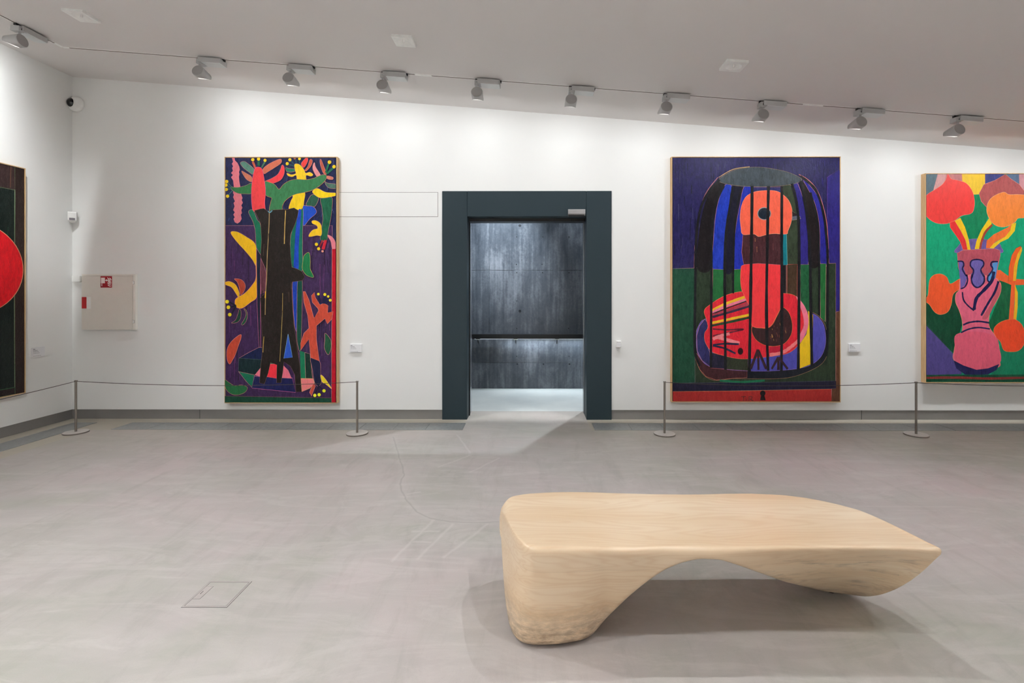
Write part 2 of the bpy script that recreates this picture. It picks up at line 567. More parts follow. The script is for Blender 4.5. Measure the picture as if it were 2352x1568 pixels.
# formwork panels of the concrete wall: each board a piece, joints recessed
xs = [-3.15, -2.2, on_y(1000, 600, YC).x, on_y(1124, 600, YC).x, on_y(1194 + 88, 600, YC).x, 2.0, 3.2, 4.55]
zs = [0.004, on_y(1200, 832, YC).z, on_y(1200, 620.5, YC).z, on_y(1200, 480, YC).z, 3.4, 4.28]
for i in range(len(xs) - 1):
    for j in range(len(zs) - 1):
        dy = 0.010 + random.uniform(-0.0008, 0.0008)
        p = obj('concrete_panel', MB().box(xs[i] + 0.0008, YC - dy, zs[j] + 0.0010, xs[i + 1] - 0.0008, YC - 0.001, zs[j + 1] - 0.0010), M['concrete'], parent=wcor, bevel=0.0015)
tie = MB()
for (px, py, r) in ((1194, 518, 0.020), (1194, 714, 0.020), (1187, 544, 0.008), (1247, 544, 0.008), (1307, 544, 0.008), (1186, 607, 0.008), (1245, 607, 0.008),
                    (1187, 626, 0.008), (1246, 626, 0.008), (1307, 626, 0.008), (1187, 691, 0.007), (1187, 754, 0.008), (1306, 754, 0.009), (1187, 818, 0.007), (1307, 818, 0.007),
                    (1188, 836, 0.011), (1248, 836, 0.011), (1308, 836, 0.011)):
    q = on_y(px, py, YC - 0.012)
    ring = MB().lathe([(r, 0), (r, 0.002), (r * 0.62, 0.002), (r * 0.55, 0.0005)], 14, 'y', (q.x, YC - 0.0115, q.z))
    obj('tie_hole', ring, M['tie'], parent=wcor, smooth=True)

# ------------------------------------------------------------------ door frame
dfr = thing('door_frame', ((DX0 + DX1) / 2, YW, 0), 'wide dark blue-grey steel portal around the open doorway', 'door frame')
YF = YW - 0.012
obj('jamb', MB().box(DX0, YF, 0, DI0, YD - 0.005, DZ1), M['door_metal'], dfr, bevel=0.002)
obj('jamb', MB().box(DI1, YF, 0, DX1, YD - 0.005, DZ1), M['door_metal'], dfr, bevel=0.002)
obj('lintel', MB().box(DI0 + 0.003, YF, DZI, DI1 - 0.003, YD - 0.005, DZ1), M['door_metal'], dfr, bevel=0.002)
obj('door_track', MB().box(DI0 + 0.003, YW + 0.14, DZI - 0.035, DI1 - 0.003, YW + 0.30, DZI + 0.002), M['black'], dfr)
obj('jamb_seal', MB().box(DI0 - 0.001, YW + 0.16, 0.002, DI0 + 0.010, YW + 0.185, DZI - 0.03), M['black'], dfr)
obj('jamb_trim', MB().box(DI0 - 0.001, YW + 0.24, 0.002, DI0 + 0.006, YD - 0.01, DZI - 0.03), M['chrome'], dfr)
obj('jamb_trim', MB().box(DI1 - 0.006, YW + 0.26, 0.002, DI1 + 0.001, YD - 0.01, DZI - 0.03), M['chrome'], dfr)
# door sensor
a = on_y(1304.5, 480, YF - 0.04); b = on_y(1344.5, 494.5, YF - 0.04)
ds = thing('door_sensor', ((a.x + b.x) / 2, YF, b.z), 'small silver motion sensor on the lintel of the steel doorway', 'sensor')
sec = [(YF, b.z), (YF - 0.028, b.z + 0.002), (YF - 0.045, b.z + 0.022), (YF - 0.045, a.z - 0.012), (YF - 0.036, a.z), (YF, a.z)]
mb = MB(); n = len(sec)
mb.add([(a.x, y, z) for y, z in sec] + [(b.x, y, z) for y, z in sec],
       [tuple(range(n)), tuple(reversed(range(n, 2 * n)))] + [(i, (i + 1) % n, n + (i + 1) % n, n + i) for i in range(n)])
obj('sensor_body', mb, M['chrome'], ds, bevel=0.003)
obj('sensor_lens', MB().box(a.x + 0.004, YF - 0.038, b.z - 0.010, b.x - 0.01, YF - 0.004, b.z + 0.004), M['black'], ds)

# ------------------------------------------------------------------ corridor handrail
RY = YC - 0.12
rz0 = on_y(1200, 778, RY).z; rz1 = on_y(1200, 767, RY).z
hr = thing('handrail', (0.3, RY, rz0), 'black handrail with a light strip along the dark concrete corridor wall', 'handrail')
hx0 = on_y(1082, 771, RY).x
obj('rail', MB().box(hx0 + 0.01, RY - 0.03, rz0, 4.4, RY + 0.03, rz1), M['black'], hr, bevel=0.006)
arc = [(hx0 + 0.02 - 0.045 * math.sin(t), RY, rz0 - 0.03 + 0.035 * math.cos(t)) for t in [0.1, 0.5, 1.0, 1.5, 2.0, 2.4]]
obj('rail_end', MB().tube(arc, 0.006, 8), M['chrome'], hr, smooth=True)
for px in (1098, 1184.5, 1279.5, 1376):
    q = on_y(px, 774.5, RY)
    br = MB().box(q.x - 0.027, RY - 0.026, rz0 - 0.012, q.x + 0.027, RY + 0.02, rz0)
    bo = obj('bracket', br, M['white_plastic'], hr, bevel=0.002)
    ar = MB().tube([(q.x, RY, rz0 - 0.010), (q.x, RY + 0.03, rz0 - 0.06), (q.x, YC - 0.012, rz0 - 0.075)], 0.007, 8)
    obj('bracket_arm', ar, M['black'], bo, smooth=True)
obj('light_strip', MB().box(hx0 + 0.05, RY + 0.004, rz0 - 0.004, 4.3, RY + 0.012, rz0 - 0.0005), M['led'], hr)

# ------------------------------------------------------------------ lights
def light(name, typ, loc, target, energy, color, parent=None, **kw):
    l = bpy.data.lights.new(name, typ)
    l.energy = energy
    l.color = color
    for k, v in kw.items():
        setattr(l, k, v)
    o = bpy.data.objects.new(name, l)
    COL.objects.link(o)
    d = Vector(target) - Vector(loc)
    q = d.to_track_quat('-Z', 'Y')
    if parent is not None:
        o.parent = parent
    o.location = loc
    o.rotation_euler = q.to_euler()
    return o
light('corridor_spot', 'SPOT', (1.12, 7.05, 3.85), (0.2, 5.3, 0.0), 270, COOL, spot_size=math.radians(120), spot_blend=0.5, shadow_soft_size=0.03)
light('corridor_wall_spot', 'SPOT', (-0.62, 6.15, 3.7), (-0.42, YC, 2.05), 700, COOL, spot_size=math.radians(44), spot_blend=0.9, shadow_soft_size=0.05)
light('corridor_far_spot', 'SPOT', (-1.9, 6.7, 3.9), (-1.0, 6.7, 0.0), 70, COOL, spot_size=math.radians(100), spot_blend=0.6, shadow_soft_size=0.05)
light('rail_strip_light', 'AREA', (1.9, RY + 0.01, rz0 - 0.006), (1.9, RY + 0.045, rz0 - 0.2), 20, COOL, shape='RECTANGLE', size=4.6, size_y=0.012, spread=math.radians(150))

# ------------------------------------------------------------------ track lighting
def make_track_light():
    root = thing('track_light', (0, 0, 0), '', 'spotlight')
    Rt = Matrix.Rotation(math.radians(-12), 3, 'X')
    # driver box hanging under the track, joint at its left end
    bx = MB().box(-0.005, -0.055, -0.058, 0.215, 0.055, -0.012)
    box = obj('driver_box', bx, M['lamp_grey'], root, bevel=0.003)
    obj('box_lid', MB().box(0.03, -0.053, -0.061, 0.212, 0.053, -0.0575), M['lamp_light'], box)
    obj('track_adaptor', MB().box(-0.03, -0.012, -0.020, 0.225, 0.012, 0.002), M['black'], root)
    ya = MB().box(-0.03, -0.040, -0.070, 0.018, 0.040, -0.022)
    yoke = obj('yoke', ya, M['lamp_grey'], root, bevel=0.004)
    obj('pivot_screw', MB().lathe([(0.010, 0), (0.010, 0.003), (0.004, 0.003)], 14, 'y', (0.0, -0.040, -0.045)), M['black'], yoke, smooth=True)
    obj('stem', MB().lathe([(0.010, 0), (0.010, 0.04), (0.014, 0.045)], 12, 'z', (0, -0.02, -0.108)), M['lamp_grey'], root, smooth=True)
    # barrel: disc at the back, the mouth cut on a slant so the hood is long and the belly short
    R = 0.056
    cy, cz = -0.050, -0.142
    seg = 36
    def mouth(z): return min(0.128, 0.040 + (z + R) / (0.8 * R) * 0.088)
    mb = MB()
    ring_o, ring_i, vs = [], [], []
    for i in range(seg):
        a = 2 * math.pi * i / seg
        x, z = R * math.cos(a), R * math.sin(a)
        y1 = mouth(z)
        for rr, yy in ((R - 0.004, 0.0), (R, 0.004), (R, y1), (R - 0.003, y1), (R - 0.003, 0.010)):
            q = Rt @ Vector((rr * math.cos(a), yy, rr * math.sin(a)))
            vs.append(q + Vector((0, cy, cz)))
    fs = []
    for i in range(seg):
        j = (i + 1) % seg
        for k in range(4):
            fs.append((i * 5 + k, j * 5 + k, j * 5 + k + 1, i * 5 + k + 1))
    mb.add(vs, fs)
    bar = obj('barrel', mb, M['lamp_grey'], root, smooth=True)
    dv = [Rt @ Vector(((R - 0.004) * math.cos(2 * math.pi * i / seg), 0.0, (R - 0.004) * math.sin(2 * math.pi * i / seg))) + Vector((0, cy, cz)) for i in range(seg)]
    obj('rear_disc', MB().add(dv + [v + Rt @ Vector((0, 0.009, 0)) for v in dv], [tuple(range(seg)), tuple(reversed(range(seg, 2 * seg)))] + [(i, (i + 1) % seg, seg + (i + 1) % seg, seg + i) for i in range(seg)]), M['lamp_disc'], root)
    # glowing reflector lining the hood, and louvre blades across the slanted mouth
    Ri = R - 0.005
    g = MB(); gv = []
    na = 14
    for i in range(na + 1):
        a = math.pi * i / na * 1.1 - 0.05 * math.pi
        for yy in (0.012, 0.124):
            gv.append(Rt @ Vector((Ri * math.cos(a), yy, Ri * math.sin(a))) + Vector((0, cy, cz)))
    g.add(gv, [(2 * i, 2 * i + 1, 2 * i + 3, 2 * i + 2) for i in range(na)])
    gv = [Rt @ Vector((Ri * math.cos(2 * math.pi * i / seg), 0.0115, Ri * math.sin(2 * math.pi * i / seg))) + Vector((0, cy, cz)) for i in range(seg)]
    g.add(gv, [tuple(range(seg))])
    obj('reflector', g, M['lamp_glow'], bar)
    lv = MB()
    for k in range(-4, 5):
        x = k * 0.0115
        h = math.sqrt(max(Ri * Ri - x * x, 1e-6))
        z0, z1 = -h * 0.98, -0.2 * R
        quad = [(x, mouth(z0), z0), (x, 0.126, z1), (x, 0.126, z1 + 0.008), (x, mouth(z0), z0 + 0.010)]
        q2 = [(x + 0.0018, y, z) for (_, y, z) in quad]
        vv = [Rt @ Vector(q) + Vector((0, cy, cz)) for q in quad + q2]
        lv.add(vv, [(0, 1, 2, 3), (7, 6, 5, 4), (0, 4, 5, 1), (1, 5, 6, 2), (2, 6, 7, 3), (3, 7, 4, 0)])
    lo = obj('louvre', lv, M['louvre'], bar)
    return root

def dup(root, mat):
    r = root.copy(); COL.objects.link(r)
    r.matrix_world = mat
    for ch in [c for c in bpy.data.objects if c.parent == root]:
        c = ch.copy(); COL.objects.link(c); c.parent = r
        for g in [x for x in bpy.data.objects if x.parent == ch]:
            d = g.copy(); COL.objects.link(d); d.parent = c
    return r
proto = make_track_light()
TILT = Matrix.Rotation(CA, 4, 'Y')
spots = []
tr_c = on_ceil(144, 108.5)                      # bend of the track in the corner
TY = tr_c.y
TX = tr_c.x
ORD = ['leftmost', 'second from the left', 'third from the left', 'fourth from the left', 'middle', 'sixth from the left', 'seventh from the left', 'eighth from the left', 'rightmost']
WHERE = ['above the white wall left of the tree painting', 'above the left half of the tree painting', 'between the tree painting and the doorway',
         'above the left side of the dark doorway', 'above the right side of the dark doorway', 'just left of the caged bird painting',
         'above the caged bird painting', 'above the wall between the bird and vase paintings', 'above the left edge of the vase painting']
heads = [(458, 147), (664, 163), (878, 180), (1093, 196), (1308, 213), (1525, 230), (1745, 247), (1968, 263), (2191, 280)]
step = None
hxs = []
heads = [(h[0] + 6, h[1]) for h in heads]
for (px, py) in heads:
    d = ray(px, py)
    hxs.append(d.x * (TY / d.y))
step = (hxs[-1] - hxs[0]) / 8
used = False
wash = []
def place(mat, label, group='track spotlights washing the back wall'):
    global used
    if not used:
        proto.matrix_world = mat; o = proto; used = True
    else:
        o = dup(proto, mat)
    o['label'] = label
    o['group'] = group
    wash.append(o)
    return o
for i, x in enumerate(hxs):
    m = Matrix.Translation((x, TY, ceil_z(x))) @ TILT
    nm = ORD[i]
    place(m, 'grey track spotlight ' + WHERE[i])
# first fixture over the left wall
q = on_ceil(33, 55)
m = Matrix.Translation((TX, q.y, ceil_z(TX))) @ TILT @ Matrix.Rotation(math.radians(90), 4, 'Z')
place(m, 'grey track spotlight at top left, aimed at the left wall', 'track spotlights washing the left wall')
LY = q.y
# fixtures that carry on outside the frame
for k in (1, 2, 3, 4, 5):
    m = Matrix.Translation((TX, LY - k * step, ceil_z(TX))) @ TILT @ Matrix.Rotation(math.radians(90), 4, 'Z')
    place(m, 'grey track spotlight on the left wall track, %s beyond the left edge' % ('first', 'second', 'third', 'fourth', 'fifth')[k - 1], 'track spotlights washing the left wall')
for k in (1, 2):
    x = hxs[-1] + k * step
    if x < XR - 0.2:
        place(Matrix.Translation((x, TY, ceil_z(x))) @ TILT, 'grey track spotlight on the back wall track, %s beyond the right edge' % ('first', 'second')[k - 1])
bpy.context.view_layer.update()
def washer_light(name, to_left):
    """wall-washer optics: the intensity distribution of the louvred reflector, set by direction"""
    l = bpy.data.lights.new(name, 'POINT')
    l.energy = WASH_POWER * (2.2 if to_left else 1.0)
    l.color = WARM
    l.shadow_soft_size = 0.03
    l.use_nodes = True
    nt = l.node_tree
    em = nt.nodes['Emission']
    g = nt.nodes.new('ShaderNodeNewGeometry')
    sp = nt.nodes.new('ShaderNodeSeparateXYZ')
    nt.links.new(g.outputs['Incoming'], sp.inputs[0])
    def m(op, a, b=None, c=None, clamp=False):
        nd = nt.nodes.new('ShaderNodeMath'); nd.operation = op; nd.use_clamp = clamp
        for i, v in enumerate((a, b, c)):
            if v is None: continue
            if isinstance(v, bpy.types.NodeSocket): nt.links.new(v, nd.inputs[i])
            else: nd.inputs[i].default_value = v
        return nd.outputs[0]
    def ss(v, a, b):
        nd = nt.nodes.new('ShaderNodeMapRange'); nd.interpolation_type = 'SMOOTHSTEP'
        nt.links.new(v, nd.inputs['Value'])
        nd.inputs['From Min'].default_value = a; nd.inputs['From Max'].default_value = b
        return nd.outputs[0]
    if to_left:
        fwd = m('MULTIPLY', sp.outputs[0], -1.0); lat = sp.outputs[1]
    else:
        fwd = sp.outputs[1]; lat = sp.outputs[0]
    f = m('MAXIMUM', fwd, 0.02)
    slope = m('DIVIDE', sp.outputs[2], f)                 # up positive
    top = ss(slope, WASH_TOP[0], WASH_TOP[1])
    low = ss(slope, -6.2, -3.0)
    side = ss(m('DIVIDE', m('ABSOLUTE', lat), m('SQRT', m('MAXIMUM', m('SUBTRACT', 1.0, m('MULTIPLY', lat, lat)), 0.01))), 2.2, 0.10)
    fv = m('DIVIDE', f, m('SQRT', m('MAXIMUM', m('SUBTRACT', 1.0, m('MULTIPLY', lat, lat)), 0.01)))
    gain = m('MINIMUM', m('POWER', m('MINIMUM', fv, 1.0), -WASH_POW), 60.0)
    az = m('DIVIDE', fwd, m('SQRT', m('ADD', m('MULTIPLY', fwd, fwd), m('ADD', m('MULTIPLY', lat, lat), 1e-5))))
    pos = ss(az, 0.02, 0.75)
    st = m('MULTIPLY', m('MULTIPLY', m('MULTIPLY', top, low), m('MULTIPLY', side, gain)), pos)
    nt.links.new(m('MULTIPLY', st, 1.0), em.inputs['Strength'])
    return l
beam = {}
for o in wash:
    to_left = abs(o.matrix_world.to_euler().z) > 0.5
    key = 'left' if to_left else 'back'
    if key not in beam:
        beam[key] = washer_light('wall_washer_' + key, to_left)
    lo = bpy.data.objects.new('spotlight_beam', beam[key])
    COL.objects.link(lo)
    lo.parent = o
    lo.location = (0.0, 0.10, -0.215)

# the track itself
tk = thing('lighting_track', (TX, TY, ceil_z(TX)), 'slim lighting track running along the ceiling edge above the back wall', 'lighting track')
def track_strip(p0, p1, w, h, mat, name):
    a = Vector(p0); b = Vector(p1)
    d = (b - a).normalized(); s = Vector((-d.y, d.x, 0)).normalized() * w / 2
    vs = [a - s, a + s, b + s, b - s]
    up = Vector((0, 0, -h))
    return obj(name, MB().add([v + Vector((0, 0, 0.002)) for v in vs] + [v + up for v in vs], [(0, 1, 2, 3), (7, 6, 5, 4), (0, 4, 5, 1), (1, 5, 6, 2), (2, 6, 7, 3), (3, 7, 4, 0)]), mat, tk)
def cp(x, y): return (x, y, ceil_z(x))
track_strip(cp(TX, TY), cp(XR - 0.3, TY), 0.034, 0.0015, M['white_plastic'], 'track_flange')
track_strip(cp(TX, YB + 0.5), cp(TX, TY), 0.034, 0.0015, M['white_plastic'], 'track_flange')
xg = on_ceil(166, 113).x
track_strip(cp(xg, TY), cp(XR - 0.3, TY), 0.010, 0.004, M['track'], 'track_groove')
yg = on_ceil(120, 98).y
track_strip(cp(TX, YB + 0.5), cp(TX, yg), 0.010, 0.004, M['track'], 'track_groove')
for (pa, pb, py) in ((956, 994, 176), (1838, 1884, 243)):
    track_strip(cp(on_ceil(pa, py).x, TY), cp(on_ceil(pb, py + 3).x, TY), 0.020, 0.007, M['white_plastic'], 'track_coupler')

# ------------------------------------------------------------------ ceiling spots that light the bench and floor
def ceil_spot(name, x, y, e, tgt, cone=125):
    return light(name, 'SPOT', (x, y, ceil_z(x) - 0.12), tgt, e, WARM, spot_size=math.radians(cone), spot_blend=0.45, shadow_soft_size=0.02)
ceil_spot('gallery_spot_near', 1.16, 1.32, CEIL_SPOT_POWER * 0.72, (1.0, 1.5, 0))
ceil_spot('gallery_spot_back', 1.16, 3.05, CEIL_SPOT_POWER * 0.9, (1.0, 2.5, 0), 100)
ceil_spot('gallery_spot_right', 3.10, 1.32, CEIL_SPOT_POWER * 0.35, (2.8, 1.5, 0))
ceil_spot('gallery_spot_far', 3.10, 3.05, CEIL_SPOT_POWER * 0.4, (2.6, 2.5, 0), 100)
ceil_spot('fill_spot_left_near', -2.6, 1.0, CEIL_SPOT_POWER * 1.75, (-2.6, 1.4, 0))  # unseen fill, added to lift the ambient light on the left
ceil_spot('fill_spot_left_back', -2.6, 3.0, CEIL_SPOT_POWER * 1.5, (-2.6, 2.5, 0), 112)  # second unseen fill added for the left side
# unseen fill spots added behind and beside the viewer for bounce light
for (x, y) in ((-2.5, -2.5), (1.5, -2.5), (5.2, -2.5), (5.6, 1.8), (-3.6, -0.8)):
    ceil_spot('fill_spot_rear', x, y, CEIL_SPOT_POWER * (6.2 if y < -1 else 1.2 if x > 0 else 3.0), (x, y - 0.3, 0))

# ------------------------------------------------------------------ ceiling plates
PL = [((146, 17), (191, 19), (228, 49), (183, 47.5), 'beside the top left corner, above the bend of the track', 'small square white ceiling plate at top left, above the corner camera'),
      ((899, 74), (946, 76.5), (955, 107), (911, 105), '', 'small square white ceiling plate near the top centre, above the third and fourth spotlights'),
      ((1668, 132), (1720, 135), (1701, 163), (1654, 160), '', 'small square white ceiling plate at upper right, above the sixth and seventh spotlights')]
for c in PL:
    pts = [on_ceil(*p) for p in c[:4]]
    cx = sum(p.x for p in pts) / 4; cy = sum(p.y for p in pts) / 4
    wx = (abs(pts[1].x - pts[0].x) + abs(pts[2].x - pts[3].x)) / 2
    wy = wx
    root = thing('ceiling_plate', (0, 0, 0), c[5], 'ceiling fitting', 'square ceiling plates')
    h = 0.022
    mb = MB()
    seg = 32
    # plate with a shallow dish in the underside
    out = []
    for i in range(seg):
        a = 2 * math.pi * i / seg
        ca, sa = math.cos(a), math.sin(a)
        k = 1 / max(abs(ca), abs(sa))
        out.append((ca * k * wx / 2, sa * k * wy / 2))
    vs = []
    for (x, y), i in zip(out, range(seg)):
        a = 2 * math.pi * i / seg
        r = wx * 0.36
        vs += [(x, y, 0.0), (x, y, -h), (r * math.cos(a), r * math.sin(a), -h), (r * 0.55 * math.cos(a), r * 0.55 * math.sin(a), -h * 0.25), (r * 0.2 * math.cos(a), r * 0.2 * math.sin(a), -h * 0.12)]
    fs = []
    for i in range(seg):
        j = (i + 1) % seg
        for k in range(4):
            fs.append((i * 5 + k, j * 5 + k, j * 5 + k + 1, i * 5 + k + 1))
    fs.append(tuple(i * 5 + 4 for i in range(seg)))
    fs.append(tuple(i * 5 for i in reversed(range(seg))))
    mb.add(vs, fs)
    p1 = obj('plate', mb, M['white_plastic'], root, smooth=True, angle=0.5)
    p2 = obj('nozzle', MB().lathe([(wx * 0.05, 0.0), (wx * 0.05, -h * 1.1), (wx * 0.03, -h * 1.2)], 14, 'z', (0, 0, -h * 0.1)), M['white_plastic'], root, smooth=True)
    root.matrix_world = Matrix.Translation((cx, cy, ceil_z(cx) + 0.001)) @ TILT

# ------------------------------------------------------------------ paint helpers
_pm = {}
def paint(rgb, streak=0.11):
    key = (tuple(rgb), streak)
    if key in _pm:
        return _pm[key]
    t = NT('oil_paint_%d' % (len(_pm) + 1))
    c = lin(rgb)
    p = t.pos()
    s = t.noise(t.mapping(p, (15, 15, 5.0)), 2.4, 6, 0.75, 0.6)
    s2 = t.noise(t.mapping(p, (1.5, 1.5, 0.8)), 60, 4, 0.72)
    lum = 0.3 * c[0] + 0.6 * c[1] + 0.1 * c[2]
    k = 2.4 if lum < 0.08 else (1.5 if lum < 0.25 else 0.8)
    dark = tuple(v * max(0.25, 1 - streak * 1.9 * k) for v in c)
    lite = tuple(min(1, v * (1 + streak * 1.3 * k) + 0.003 * k) for v in c)
    base = t.ramp(s, [(0.30, dark), (0.5, c), (0.72, lite)])
    fleck = tuple(min(0.9, v * 1.25 + 0.018 * k) for v in c)
    fl = t.mix(t.ramp(s2, [(0.60, 0.0), (0.70, 0.55 if k > 1 else 0.3)]), base, fleck)
    fl = t.mix(t.ramp(s2, [(0.30, 0.35), (0.40, 0.0)]), fl, tuple(v * 0.6 for v in c))
    t.col(fl)
    t.set(rough=0.31, spec=0.22)
    h = t.math('ADD', t.math('MULTIPLY', s, 0.5), s2)
    t.bump(h, 0.5, 0.007)
    _pm[key] = t.m
    return t.m

def cr_closed(pts, sub=5):
    n = len(pts); out = []
    for i in range(n):
        p0, p1, p2, p3 = pts[i - 1], pts[i], pts[(i + 1) % n], pts[(i + 2) % n]
        for k in range(sub):
            t = k / sub
            out.append(tuple(0.5 * ((2 * p1[d]) + (-p0[d] + p2[d]) * t + (2 * p0[d] - 5 * p1[d] + 4 * p2[d] - p3[d]) * t * t + (-p0[d] + 3 * p1[d] - 3 * p2[d] + p3[d]) * t ** 3) for d in range(2)))
    return out
def cr_open(pts, sub=6):
    if len(pts) < 3:
        return list(pts)
    e = [pts[0]] + list(pts) + [pts[-1]]
    out = []
    for i in range(1, len(e) - 2):
        p0, p1, p2, p3 = e[i - 1], e[i], e[i + 1], e[i + 2]
        for k in range(sub):
            t = k / sub
            out.append(tuple(0.5 * ((2 * p1[d]) + (-p0[d] + p2[d]) * t + (2 * p0[d] - 5 * p1[d] + 4 * p2[d] - p3[d]) * t * t + (-p0[d] + 3 * p1[d] - 3 * p2[d] + p3[d]) * t ** 3) for d in range(2)))
    out.append(tuple(pts[-1]))
    return out

def albedo_of(rgb, py):
    """the paint's own colour: the photographed colour divided by how brightly the wall is lit at that height"""
    ill = float(np.interp(py, [340, 520, 700, 900], [1.12, 1.02, 0.86, 0.66]))
    ill = round(ill * 8) / 8
    out = []
    for v in lin(rgb):
        v = min(v / ill, 0.9)
        out.append(255 * (12.92 * v if v <= 0.0031308 else 1.055 * v ** (1 / 2.4) - 0.055))
    return tuple(int(round(q)) for q in out)
class Canvas:
    """flat painted shapes, given in the photo's pixels, laid on the real canvas plane in thin coats"""
    def __init__(self, x0, y0, x1, y1, to3d, nrm, bg, lit=True):
        self.lit = lit
        self.x0, self.y0, self.x1, self.y1 = x0, y0, x1, y1
        self.to3d, self.nrm = to3d, Vector(nrm)
        self.mb = MB(); self.mats = []; self.k = 0
        self.poly([(x0, y0), (x1, y0), (x1, y1), (x0, y1)], bg)
    def tone(self, rgb, pts):
        ys = [min(max(p[1], self.y0), self.y1) for p in pts]
        return albedo_of(rgb, (min(ys) + max(ys)) / 2) if self.lit else rgb
    def _mi(self, m):
        if m not in self.mats:
            self.mats.append(m)
        return self.mats.index(m)
    def _clip(self, pts):
        def cut(ps, ax, lim, keep_less):
            out = []
            for i in range(len(ps)):
                a, b = ps[i - 1], ps[i]
                ia = (a[ax] <= lim) if keep_less else (a[ax] >= lim)
                ib = (b[ax] <= lim) if keep_less else (b[ax] >= lim)
                if ia != ib:
                    t = (lim - a[ax]) / (b[ax] - a[ax])
                    out.append((a[0] + (b[0] - a[0]) * t, a[1] + (b[1] - a[1]) * t))
                if ib:
                    out.append(b)
            return out
        for ax, lim, less in ((0, self.x0, False), (0, self.x1, True), (1, self.y0, False), (1, self.y1, True)):
            pts = cut(pts, ax, lim, less)
            if len(pts) < 3:
                return []
        return pts
    def raw(self, pts, mat):
        pts = self._clip(pts)
        if len(pts) < 3:
            return
        self.k += 1
        off = self.nrm * (0.00002 * self.k)
        vs = [self.to3d(*p) + off for p in pts]
        # triangulate in 2-D
        from mathutils.geometry import tessellate_polygon
        tri = tessellate_polygon([[Vector((p[0], p[1], 0)) for p in pts]])
        fs = []
        for tr in tri:
            a, b, c = (vs[i] for i in tr)
            nn = (b - a).cross(c - a)
            fs.append(tuple(tr) if nn.dot(self.nrm) > 0 else tuple(reversed(tr)))
        self.mb.add(vs, fs, self._mi(mat))
    def poly(self, pts, rgb, smooth=False, ol=None, w=1.0):
        if smooth:
            pts = cr_closed(pts)
        self.raw(pts, paint(self.tone(rgb, pts)))
        if ol:
            self.stroke(list(pts) + [pts[0]], w, ol, smooth=False)
    def stroke(self, pts, w, rgb, smooth=True):
        if smooth:
            pts = cr_open(pts)
        L, R = [], []
        n = len(pts)
        for i in range(n):
            a = pts[max(i - 1, 0)]; b = pts[min(i + 1, n - 1)]
            dx, dy = b[0] - a[0], b[1] - a[1]
            l = math.hypot(dx, dy) or 1
            ww = w * (0.85 + 0.3 * random.random()) / 2
            L.append((pts[i][0] - dy / l * ww, pts[i][1] + dx / l * ww))
            R.append((pts[i][0] + dy / l * ww, pts[i][1] - dx / l * ww))
        m = paint(self.tone(rgb, pts))
        self.k += 1
        off = self.nrm * (0.00002 * self.k)
        def cl(p):
            return (min(max(p[0], self.x0), self.x1), min(max(p[1], self.y0), self.y1))
        vs = [self.to3d(*cl(p)) + off for p in L + R]
        fs = []
        for i in range(n - 1):
            f = (i, i + 1, n + i + 1, n + i)
            a, b, c = vs[f[0]], vs[f[1]], vs[f[2]]
            fs.append(f if (b - a).cross(c - a).dot(self.nrm) > 0 else tuple(reversed(f)))
        self.mb.add(vs, fs, self._mi(m))
    def dot(self, x, y, r, rgb, ry=None):
        ry = ry or r
        self.raw([(x + r * math.cos(2 * math.pi * i / 16), y + ry * math.sin(2 * math.pi * i / 16)) for i in range(16)], paint(self.tone(rgb, [(x, y)])))
    def finish(self, parent, name='painted_canvas'):
        me = bpy.data.meshes.new(name)
        org = world_loc(parent)
        me.from_pydata([tuple(Vector(v) - org) for v in self.mb.v], [], self.mb.f)
        for m in self.mats:
            me.materials.append(m)
        me.polygons.foreach_set('material_index', self.mb.mi)
        me.update()
        o = bpy.data.objects.new(name, me)
        COL.objects.link(o); o.parent = parent
        return o
def blk(ox, oy, s):
    return lambda pts: [(ox + x / s, oy + y / s) for x, y in pts]

def framed(name_label, px0, py0, px1, py1, depth, cat='painting', inset=0.012):
    """frame + stretcher on the back wall; px are the OUTER front edges of the frame"""
    Yf = YW - depth
    a = on_y(px0, py0, Yf); b = on_y(px1, py1, Yf)
    root = thing('painting', ((a.x + b.x) / 2, YW - depth / 2, b.z), name_label, cat, 'large framed paintings')
    t = 0.0075
    for nm, bx in (('frame_rail', (a.x, Yf, a.z - t, b.x, YW - 0.001, a.z)), ('frame_rail', (a.x, Yf, b.z, b.x, YW - 0.001, b.z + t)),
                   ('frame_stile', (a.x, Yf, b.z + t, a.x + t, YW - 0.001, a.z - t)), ('frame_stile', (b.x - t, Yf, b.z + t, b.x, YW - 0.001, a.z - t))):
        obj(nm, MB().box(*bx), M['frame_wood'], root)
    g = 0.006
    obj('stretcher', MB().box(a.x + t + g, Yf + 0.008, b.z + t + g, b.x - t - g, YW - 0.002, a.z - t - g), M['black'], root)
    obj('frame_back', MB().box(a.x + t, Yf + 0.03, b.z + t, b.x - t, YW - 0.003, a.z - t), M['black'], root)
    return root, Yf

